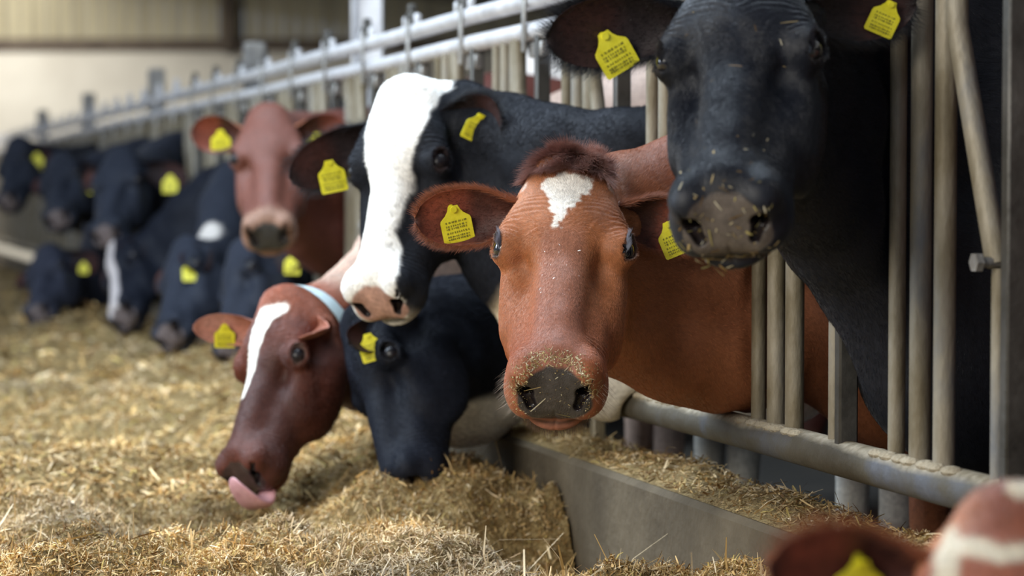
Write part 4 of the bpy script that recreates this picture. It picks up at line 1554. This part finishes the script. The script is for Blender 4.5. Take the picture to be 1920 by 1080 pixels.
FAR = [
    # key, label, A, B, Z, sign, nrm, pass px, crest z, throat z, palette, ears, tags, kind
    ('f1', 'red-brown cow facing us with its head up, between the black cows and the white-faced cow', (503, 212), (500, 432), 8.35, -1, (-0.02, 0.28, 0.95), 7, 1.12, 0.80, 'brown',
     {-1: dict(cam=(-0.93, 0.10, 0.0), open=(0.1, -0.1, 0.95), L=0.18), 1: dict(cam=(0.93, 0.08, -0.1), open=(0.1, -0.1, 0.95), L=0.18)}, (dict(s=.5,t=.2, size=1.15), dict(s=.45,t=.2, size=1.1))),
    ('f2', 'black cow with lowered head just under the far brown cow, yellow tag below its muzzle', (452, 468), (414, 650), 9.0, -1, (-0.85, 0.3, 0.4), 8, 0.98, 0.66, 'black',
     {1: dict(cam=(0.85, -0.1, 0.4), open=(-0.3, 0.2, 0.9), L=0.19), -1: dict(dir=(0.9, 0, 0.1), open=(0.1, 0.3, 0.9), L=0.1)}, (None, dict(s=.75, t=.1, size=1.1, nadd=(0,-1,0)))),
    ('f3', 'black feeding cow with a white patch on its nape and an orange-yellow tag', (345, 462), (302, 622), 9.9, -1, (-0.7, 0.3, 0.6), 10, 0.98, 0.66, 'nape',
     {-1: dict(dir=(0.9, 0, 0.1), open=(0.1, 0.3, 0.9), L=0.12), 1: dict(cam=(-0.25, -0.45, 0.85), open=(0.1, 0.3, 0.9), L=0.17)}, (None, dict(s=.6, t=.2, size=1.25, nadd=(0, -1.5, 0), out=0.03))),
    ('f4', 'black feeding cow with a long white stripe down its face', (222, 462), (216, 590), 11.2, -1, (-0.75, 0.3, 0.5), 11, 0.95, 0.62, 'stripe',
     {-1: dict(dir=(0.9, 0, 0.1), open=(0.1, 0.3, 0.9), L=0.10), 1: dict(cam=(-0.25, -0.45, 0.85), open=(0.1, 0.3, 0.9), L=0.12)}, (None, dict(s=.5, t=.2, size=1.0, nadd=(0, -1.5, 0), out=0.03))),
    ('f5', 'black cow with raised head and grey nose, third head from the far end', (226, 290), (192, 432), 11.5, -1, (-0.28, 0.35, 0.9), 13, 1.14, 0.80, 'black',
     {-1: dict(dir=(0.8, 0.2, -0.2), open=(0.1, 0.3, 0.9), L=0.12), 1: dict(cam=(0.95, -0.25, -0.1), open=(0.1, 0.1, 0.9), L=0.23)}, (None, dict(s=.7, t=.1, size=1.25, nadd=(0, -1.5, 0), out=0.03))),
    ('f6', 'black cow with raised head, second from the far end, bright tag beside its cheek', (112, 298), (100, 402), 13.2, -1, (-0.35, 0.35, 0.85), 15, 1.14, 0.80, 'black',
     {-1: dict(dir=(0.8, 0.2, -0.2), open=(0.1, 0.3, 0.9), L=0.12), 1: dict(cam=(0.70, -0.55, 0.5), open=(-0.2, 0.3, 0.9), L=0.19)}, (None, dict(s=.6, t=.1, size=1.5, nadd=(0, -1.5, 0), out=0.03))),
    ('f7', 'farthest black cow with raised head, cut by the left edge of the picture', (30, 268), (4, 372), 14.6, -1, (-0.6, 0.35, 0.75), 19, 1.16, 0.80, 'black',
     {-1: dict(dir=(0.8, 0.2, -0.2), open=(0.1, 0.3, 0.9), L=0.12), 1: dict(cam=(0.70, -0.55, 0.5), open=(-0.2, 0.3, 0.9), L=0.19)}, (None, dict(s=.4, t=.1, size=1.4, nadd=(0, -1.5, 0), out=0.03))),
    ('f8', 'dusty black cow feeding at the far end, head low under two raised black heads', (88, 470), (62, 580), 13.0, -1, (-0.45, 0.4, 0.8), 17, 0.92, 0.62, 'grey',
     {-1: dict(dir=(0.8, 0.3, -0.1), open=(0.1, 0.3, 0.9), L=0.14), 1: dict(cam=(0.85, -0.2, 0.1), open=(0.1, 0.1, 0.9), L=0.20)}, (None, dict(s=.6, t=.1, size=0.9, nadd=(0, -1.5, 0), out=0.03))),
]


def make_far(a):
    key, label, A, B, Z, sign, nrm, pp, cz, tz, kind, ears, tags = a
    pal = BROWN if kind == 'brown' else BLACK
    marks = dict(pad=A3(0.05, 0.05, 0.05) if kind == 'brown' else A3(0.14, 0.115, 0.115))
    marks['eye'] = A3(0.05, 0.02, 0.015) if kind == 'brown' else A3(0.018, 0.02, 0.03)
    if kind == 'brown':
        def cf(q, p, bq):
            c = lerp(A3(0.145, 0.050, 0.034)[None] + 0 * p, A3(0.10, 0.028, 0.02)[None], sst(bq[:, 0], -0.3, 0.1))
            return lerp(c, A3(0.12, 0.036, 0.024)[None], sst(fbm(p, 8, 2), 0.5, 0.7) * sst(q[:, 1], 0.12, 0.02))
        marks['mouth'] = A3(0.26, 0.145, 0.10)
    elif kind == 'nape':
        cf = blk_col(lambda c, q, p, bq: lerp(c, A3(0.6, 0.56, 0.52)[None], sst(np.linalg.norm(q - A3(0.02, -0.13, -0.05), axis=1), 0.115, 0.095)), A3(0.02, 0.024, 0.036))
    elif kind == 'stripe':
        cf = blk_col(lambda c, q, p, bq: lerp(c, A3(0.50, 0.46, 0.46)[None], sst(blob(q, [(-0.01, 0.02, 0.04), (0.0, 0.20, 0.03), (0.0, 0.5, 0.04)]), 0.006, -0.006) * sst(q[:, 2], -0.1, -0.06)))
    elif kind == 'grey':
        cf = blk_col(None, A3(0.030, 0.034, 0.052))
    else:
        cf = blk_col(None, A3(0.020, 0.024, 0.036))
    COWS[key] = build_cow('cow', label, A, B, Z, sign, nrm, pal, scale=1.04, t_pass=gap(pp), colfn=cf, h=0.024, lv=2, matt=(kind != 'brown'), crest=(-0.03, 0, cz), throat=(-0.03, 0, tz),
                          ears=ears, tags=tags, marks=marks)


def want(n):
    return ONLY is None or n in ONLY


ONLY = None
if want('hero'): make_hero()
if want('black'): make_black()
if want('white'): make_whiteface()
if want('licker'): make_licker()
if want('feeder'): make_feeder()
if want('near'): make_near()
for a_ in FAR:
    if want(a_[0]): make_far(a_)

# ------------------------------------------------------------------ the feed fence
def make_fence():
    root = empty('feed_fence', tuple(F(T_TRIPLE, 0, 0)))
    tag(root, 'long galvanised feed fence of upright pipes and twin top rails, the cows reaching through it', 'fence')
    r = random.Random(2)

    def rail(name, z, rad, mat, w=0.0):
        MB().tube([F(t, w, z + 0.002 * math.sin(t * 3)) for t in np.arange(0.4, TEND, 0.35)], rad, 18).build(name, mat, root)
    rail('lower_tube', ZT, 0.0345, M['tube'])
    rail('top_rail', ZR2, 0.024, M['rail'])
    rail('top_rail', ZR1, 0.024, M['rail'])
    k0 = -4
    far_mb, far_sw, far_st = MB(), MB(), MB()
    nunit = 0
    for k in range(k0, 60):
        t0 = T_TRIPLE + k * STEP
        if t0 < 0.5 or t0 > TEND - 0.3: continue
        nunit += 1
        near = nunit <= 18
        # three upright pipes
        for j, dt in enumerate((-0.092, 0.0, 0.092)):
            p = [F(t0 + dt, 0, z) for z in (ZT + 0.015, 0.8, 1.1, ZR1)]
            rr = 0.0185 if j < 2 else 0.0150
            if near: MB().tube(p, rr, 14).build('upright', M['pipe'], root)
            else: far_mb.tube(p, rr, 8)
        # the swing bar: a fixed stub, a pin, and the slanting locking bar beside a flat guide
        ts = t0 - 0.285
        a = MB()
        a.tube([F(ts, 0, ZT + 0.01), F(ts, 0, 0.84)], 0.013, 12)
        g = MB().box(F(ts - 0.050, 0.0, (ZT + ZR1) / 2), (FD, FN, UP), (0.013, 0.019, (ZR1 - ZT) / 2), 0.004)
        slant = 0.15
        b = MB().tube([F(ts + 0.004, -0.002, 0.845), F(ts + slant, -0.002, 1.235), F(ts + slant * 1.03, -0.002, ZR1 + 0.0)], [0.0185, 0.0185, 0.0185], 14)
        pin = MB().tube([F(ts, -0.045, 0.850), F(ts, -0.030, 0.850), F(ts, 0.03, 0.850)], [0.011, 0.009, 0.009], 10)
        pin.tube([F(ts, -0.046, 0.850), F(ts, -0.034, 0.850)], 0.016, 6)
        if near:
            a.build('stub_post', M['pipe'], root)
            g.build('guide_bar', M['dark'], root)
            sb = b.build('locking_bar', M['pipe'], root)
            pin.build('pivot_bolt', M['galv'], sb)
        else:
            for m_ in (a, g, b):
                far_sw.add(m_.V, m_.F)
        # strap and latch on the top rails
        st = MB().box(F(ts + 0.02, -0.029, (ZR1 + ZR2) / 2 - 0.012), (FD, FN, UP), (0.013, 0.004, 0.085), 0.002)
        la = MB()
        la.box(F(ts + 0.085, 0.0, ZR2 + 0.040), (FD, FN, UP), (0.036, 0.016, 0.022), 0.006)
        la.box(F(ts + 0.085, 0.0, ZR2 + 0.065), (FD, FN, UP), (0.016, 0.012, 0.024), 0.004)
        br = MB().box(F(ts - 0.02, 0.0, ZR1 - 0.052), (FD, FN, UP), (0.055, 0.012, 0.020), 0.004)
        caps = [MB().box(F(ts + q, 0.0, ZR2 + 0.036), (FD, FN, UP), (0.012, 0.010, 0.018), 0.004) for q in (0.01, 0.16)]
        if near:
            st.build('strap', M['galv'], root)
            la.build('latch', M['dark'], root)
            br.build('bracket', M['galv'], root)
            for cp in caps: cp.build('end_cap', M['rail'], root)
        else:
            for m_ in [st, la] + caps: far_st.add(m_.V, m_.F)
        # dust and crumbs lying on the tube at the foot of the pipes
        if near and k >= -1 and k < 5:
            rng = np.random.default_rng(k + 50)
            du = MB()
            for q in range(7):
                du.ball(F(t0 + 0.13 - q * 0.045 + rng.uniform(-.01, .01), -0.012, ZT + 0.027), (0.030, 0.018, 0.010), 6, (FD, FN, UP))
            du.build('dust', M['dust'], root)['kind'] = 'stuff'
    for m_, nm, mt in ((far_mb, 'far_uprights', M['pipe']), (far_sw, 'far_locking_bars', M['pipe']), (far_st, 'far_straps', M['rail'])):
        o = m_.build(nm, mt, root)
        o['kind'] = 'stuff'
    # posts that carry the fence
    for px, hz in ((443, 1.63), (267, 1.67), (145, 1.67), (62, 1.67)):
        t = t_of(px)
        c = F(t, 0.08, hz / 2)
        MB().box(c, (FD, FN, UP), (0.045, 0.045, hz / 2), 0.008).build('post', M['galv'], root)
    for t in (t_of(1105), 2.42):
        c = F(t, 0.02, ZT / 2 - 0.005)
        MB().box(c, (FD, FN, UP), (0.016, 0.016, ZT / 2), 0.004).build('foot', M['pipe'], root)


make_fence()

# cubicle rails standing behind the cows
def cubicles():
    root = empty('cubicle_rail', tuple(F(9, 3.9, 0)))
    tag(root, 'pale metal cubicle railing far behind the cows', 'railing')
    for z in (0.6, 1.15, 1.5):
        MB().tube([F(5, 3.9, z), F(28, 3.9, z)], 0.027, 10).build('rail', M['galv'], root)
    for k in range(24):
        t = 5.3 + k * 0.95
        MB().tube([F(t, 3.9, 0), F(t, 3.9, 1.9)], 0.03, 10).build('post', M['galv'], root)


cubicles()

# ------------------------------------------------------------------ the feed
def wt(x, y):
    """world x, y -> fence w (out from the fence line) and t"""
    return x * CT + y * ST - W0, -x * ST + y * CT


def feed_height(x, y):
    p = np.stack([x, y, 0 * x], 1).astype(f4)
    w, t = wt(x, y)
    h = 0.225 + 0 * x
    h += 0.10 * sst(-w, 1.6, 3.2) * sst(t, 6, 12)                 # the heap rises in mid passage further off
    h += 0.085 * (fbm(p, 1.3, 21, 3) - 0.5) * 2
    h += 0.075 * (fbm(p, 5.0, 31, 3) - 0.5) * 2
    h += 0.040 * (fbm(p, 16.0, 41, 3) - 0.5) * 2
    h += 0.016 * (fbm(p, 45.0, 51, 2) - 0.5) * 2
    # a ridge along the kerb beyond t = 5.3, a bare scoop this side of it
    h += 0.065 * np.exp(-((w + 0.42) / 0.28) ** 2) * sst(t, 5.25, 5.5)
    scoop = sst(w, -0.60, -0.28) * sst(t, 5.40, 5.18) * sst(t, 4.35, 5.05)
    h -= 0.15 * scoop
    # hollow under the licking cow
    h -= 0.125 * np.exp(-(((x + 0.64) / 0.26) ** 2 + ((y - 5.55) / 0.50) ** 2))
    h -= 0.25 * sst(-w, 4.2, 5.4)
    return np.maximum(h, 0.02)


def feed_surface():
    # polar-ish grid: fine near the camera
    tt_ = np.concatenate([np.arange(3.0, 7.0, 0.018), np.arange(7.0, 12, 0.05), np.arange(12, 29.4, 0.15)])
    ww_ = np.concatenate([np.arange(-5.6, -3.0, 0.10), np.arange(-3.0, KW0 + 0.001, 0.018)])
    Tg, Wg = np.meshgrid(tt_, ww_, indexing='ij')
    X = (W0 + Wg) * CT - Tg * ST
    Y = (W0 + Wg) * ST + Tg * CT
    H = feed_height(X.ravel(), Y.ravel()).reshape(X.shape)
    V = np.stack([X, Y, H], -1)
    nt_, nw = X.shape
    idx = np.arange(nt_ * nw).reshape(nt_, nw)
    q = np.stack([idx[:-1, :-1], idx[:-1, 1:], idx[1:, 1:], idx[1:, :-1]], -1).reshape(-1, 4)
    o = mesh_obj('silage', V.reshape(-1, 3), q, M['silage'])
    tag(o, 'loose tan heap of chopped silage and straw along the feed passage', 'silage', kind='stuff')
    return o


feed_surface()


def flakes(name, n, xy, L, Wd, seed, lift=0.5, zoff=0.012, hfn=None, parent=None, cols=STRAWC, pw=(.22, .22, .16, .13, .12, .09, .06), up=0.0):
    rng = np.random.default_rng(seed)
    x, y = xy(rng, n)
    n = len(x)
    z = (hfn or feed_height)(x, y) + rng.uniform(-0.004, zoff, n)
    az = rng.uniform(0, 2 * np.pi, n)
    el = rng.normal(0, lift * 0.5, n) + up * rng.random(n) ** 3
    l = L * rng.lognormal(0, 0.55, n)
    w = Wd * rng.lognormal(0, 0.35, n)
    d = np.stack([np.cos(az) * np.cos(el), np.sin(az) * np.cos(el), np.sin(el)], 1)
    s = np.stack([-np.sin(az), np.cos(az), rng.normal(0, .6, n)], 1)
    s -= d * (s * d).sum(1)[:, None]
    s /= np.linalg.norm(s, axis=1)[:, None]
    nn = np.cross(d, s)
    c = np.stack([x, y, z + np.abs(np.sin(el)) * l * 0.30], 1)
    bend = rng.normal(0, 0.12, n)
    pts = []
    for u, wf in ((-0.5, 0.7), (0, 1.0), (0.5, 0.45)):
        m = c + d * (l * u)[:, None] + nn * (bend * l * (0.25 - u * u) * 4)[:, None]
        for e in (-1, 1):
            pts.append(m + s * (w * wf * 0.5 * e)[:, None])
    V = np.stack(pts, 1).reshape(-1, 3)
    b = np.arange(n)[:, None] * 6
    q = np.concatenate([b + [0, 1, 3, 2], b + [2, 3, 5, 4]])
    ci = rng.choice(len(cols), n, p=np.array(pw) / sum(pw))
    cc = cols[ci] * rng.uniform(0.7, 1.25, (n, 1))
    # darker damp clumps and paler dry ones, as the feed itself varies
    k = fbm(np.stack([x, y, 0 * x], 1).astype(f4), 5.0, 77, 2)[:, None]
    cc = cc * [1.12, 1.0, 0.92] * (0.30 + 1.65 * k)
    g = sst(fbm(np.stack([x, y, 0 * x], 1).astype(f4), 2.2, 91, 3), 0.56, 0.72)[:, None] * 0.42
    cc = cc * (1 - g) + np.array([0.56, 0.50, 0.40]) * rng.uniform(0.6, 1.3, (n, 1)) * g
    o = mesh_obj(name, V, q, M['straw'], parent, False, np.repeat(cc, 6, 0))
    return o


def region(Z0, Z1, x0=-350, x1=1990, power=1.0, wmax=KW0 - 0.01, wmin=-4.5):
    def f(rng, n):
        u = rng.random(n)
        Z = (Z0 ** (1 - power) + u * (Z1 ** (1 - power) - Z0 ** (1 - power))) ** (1 / (1 - power)) if power != 1 else Z0 * (Z1 / Z0) ** u
        px = rng.uniform(x0 - 100, x1 + 100, n)
        X = (px - 960) / FPX * Z
        w, t = wt(X, Z)
        k = (w < wmax) & (w > wmin)
        return X[k], Z[k]
    return f


tag(flakes('straw_flakes', 300000, region(3.9, 5.9), 0.0125, 0.0024, 1, 0.9, up=0.8, zoff=0.010), 'short dry straw flakes strewn over the near silage', 'straw', kind='stuff')
tag(flakes('straw_chaff', 110000, region(5.9, 9.0), 0.020, 0.0040, 2, 0.7), 'blurred straw flakes on the silage under the feeding heads', 'straw', kind='stuff')
tag(flakes('straw_litter', 50000, region(9.0, 24.0), 0.034, 0.011, 3, 0.6), 'pale straw over the far end of the silage heap', 'straw', kind='stuff')
tag(flakes('straw_stalks', 1600, region(3.9, 6.2), 0.055, 0.0030, 4, 0.9, up=1.3, cols=STRAWC[[1, 3, 6, 0]], pw=(.3, .3, .2, .2)), 'long pale straw stalks sticking out of the near silage', 'straw', kind='stuff')


# feed left on top of the kerb
def kerb_feed():
    rng = np.random.default_rng(9)

    def hf(x, y):
        w, t = wt(x, y)
        p = np.stack([x, y, 0 * x], 1).astype(f4)
        u = (w - (KW0 + 0.02)) / 0.16
        return KZ + 0.032 * np.clip(fbm(p, 6, 5) * 1.9 - 0.55, 0, 1) * np.clip(4 * u * (1.15 - u), 0, 1) * sst(t, 6.3, 5.6) + 0.001

    tt_, ww_ = np.arange(1.5, 8.0, 0.02), np.linspace(KW0 + 0.012, KW1 - 0.005, 11)
    Tg, Wg = np.meshgrid(tt_, ww_, indexing='ij')
    X, Y = (W0 + Wg) * CT - Tg * ST, (W0 + Wg) * ST + Tg * CT
    H = hf(X.ravel(), Y.ravel()).reshape(X.shape)
    nt_, nw = X.shape
    idx = np.arange(nt_ * nw).reshape(nt_, nw)
    q = np.stack([idx[:-1, :-1], idx[:-1, 1:], idx[1:, 1:], idx[1:, :-1]], -1).reshape(-1, 4)
    o = mesh_obj('kerb_silage', np.stack([X, Y, H], -1).reshape(-1, 3), q, M['silage'])
    tag(o, 'thin line of silage left lying on the concrete kerb', 'silage', kind='stuff')

    def xy(rng, n):
        t = rng.uniform(2.5, 7.5, n)
        w = rng.uniform(KW0 + 0.02, KW1, n)
        return (W0 + w) * CT - t * ST, (W0 + w) * ST + t * CT
    tag(flakes('kerb_straw', 12000, xy, 0.016, 0.0026, 12, 0.7, hfn=hf, cols=STRAWC * 0.72), 'straw flakes scattered on the concrete kerb', 'straw', kind='stuff')  # straw colours darkened to paint in the shade on the kerb


kerb_feed()
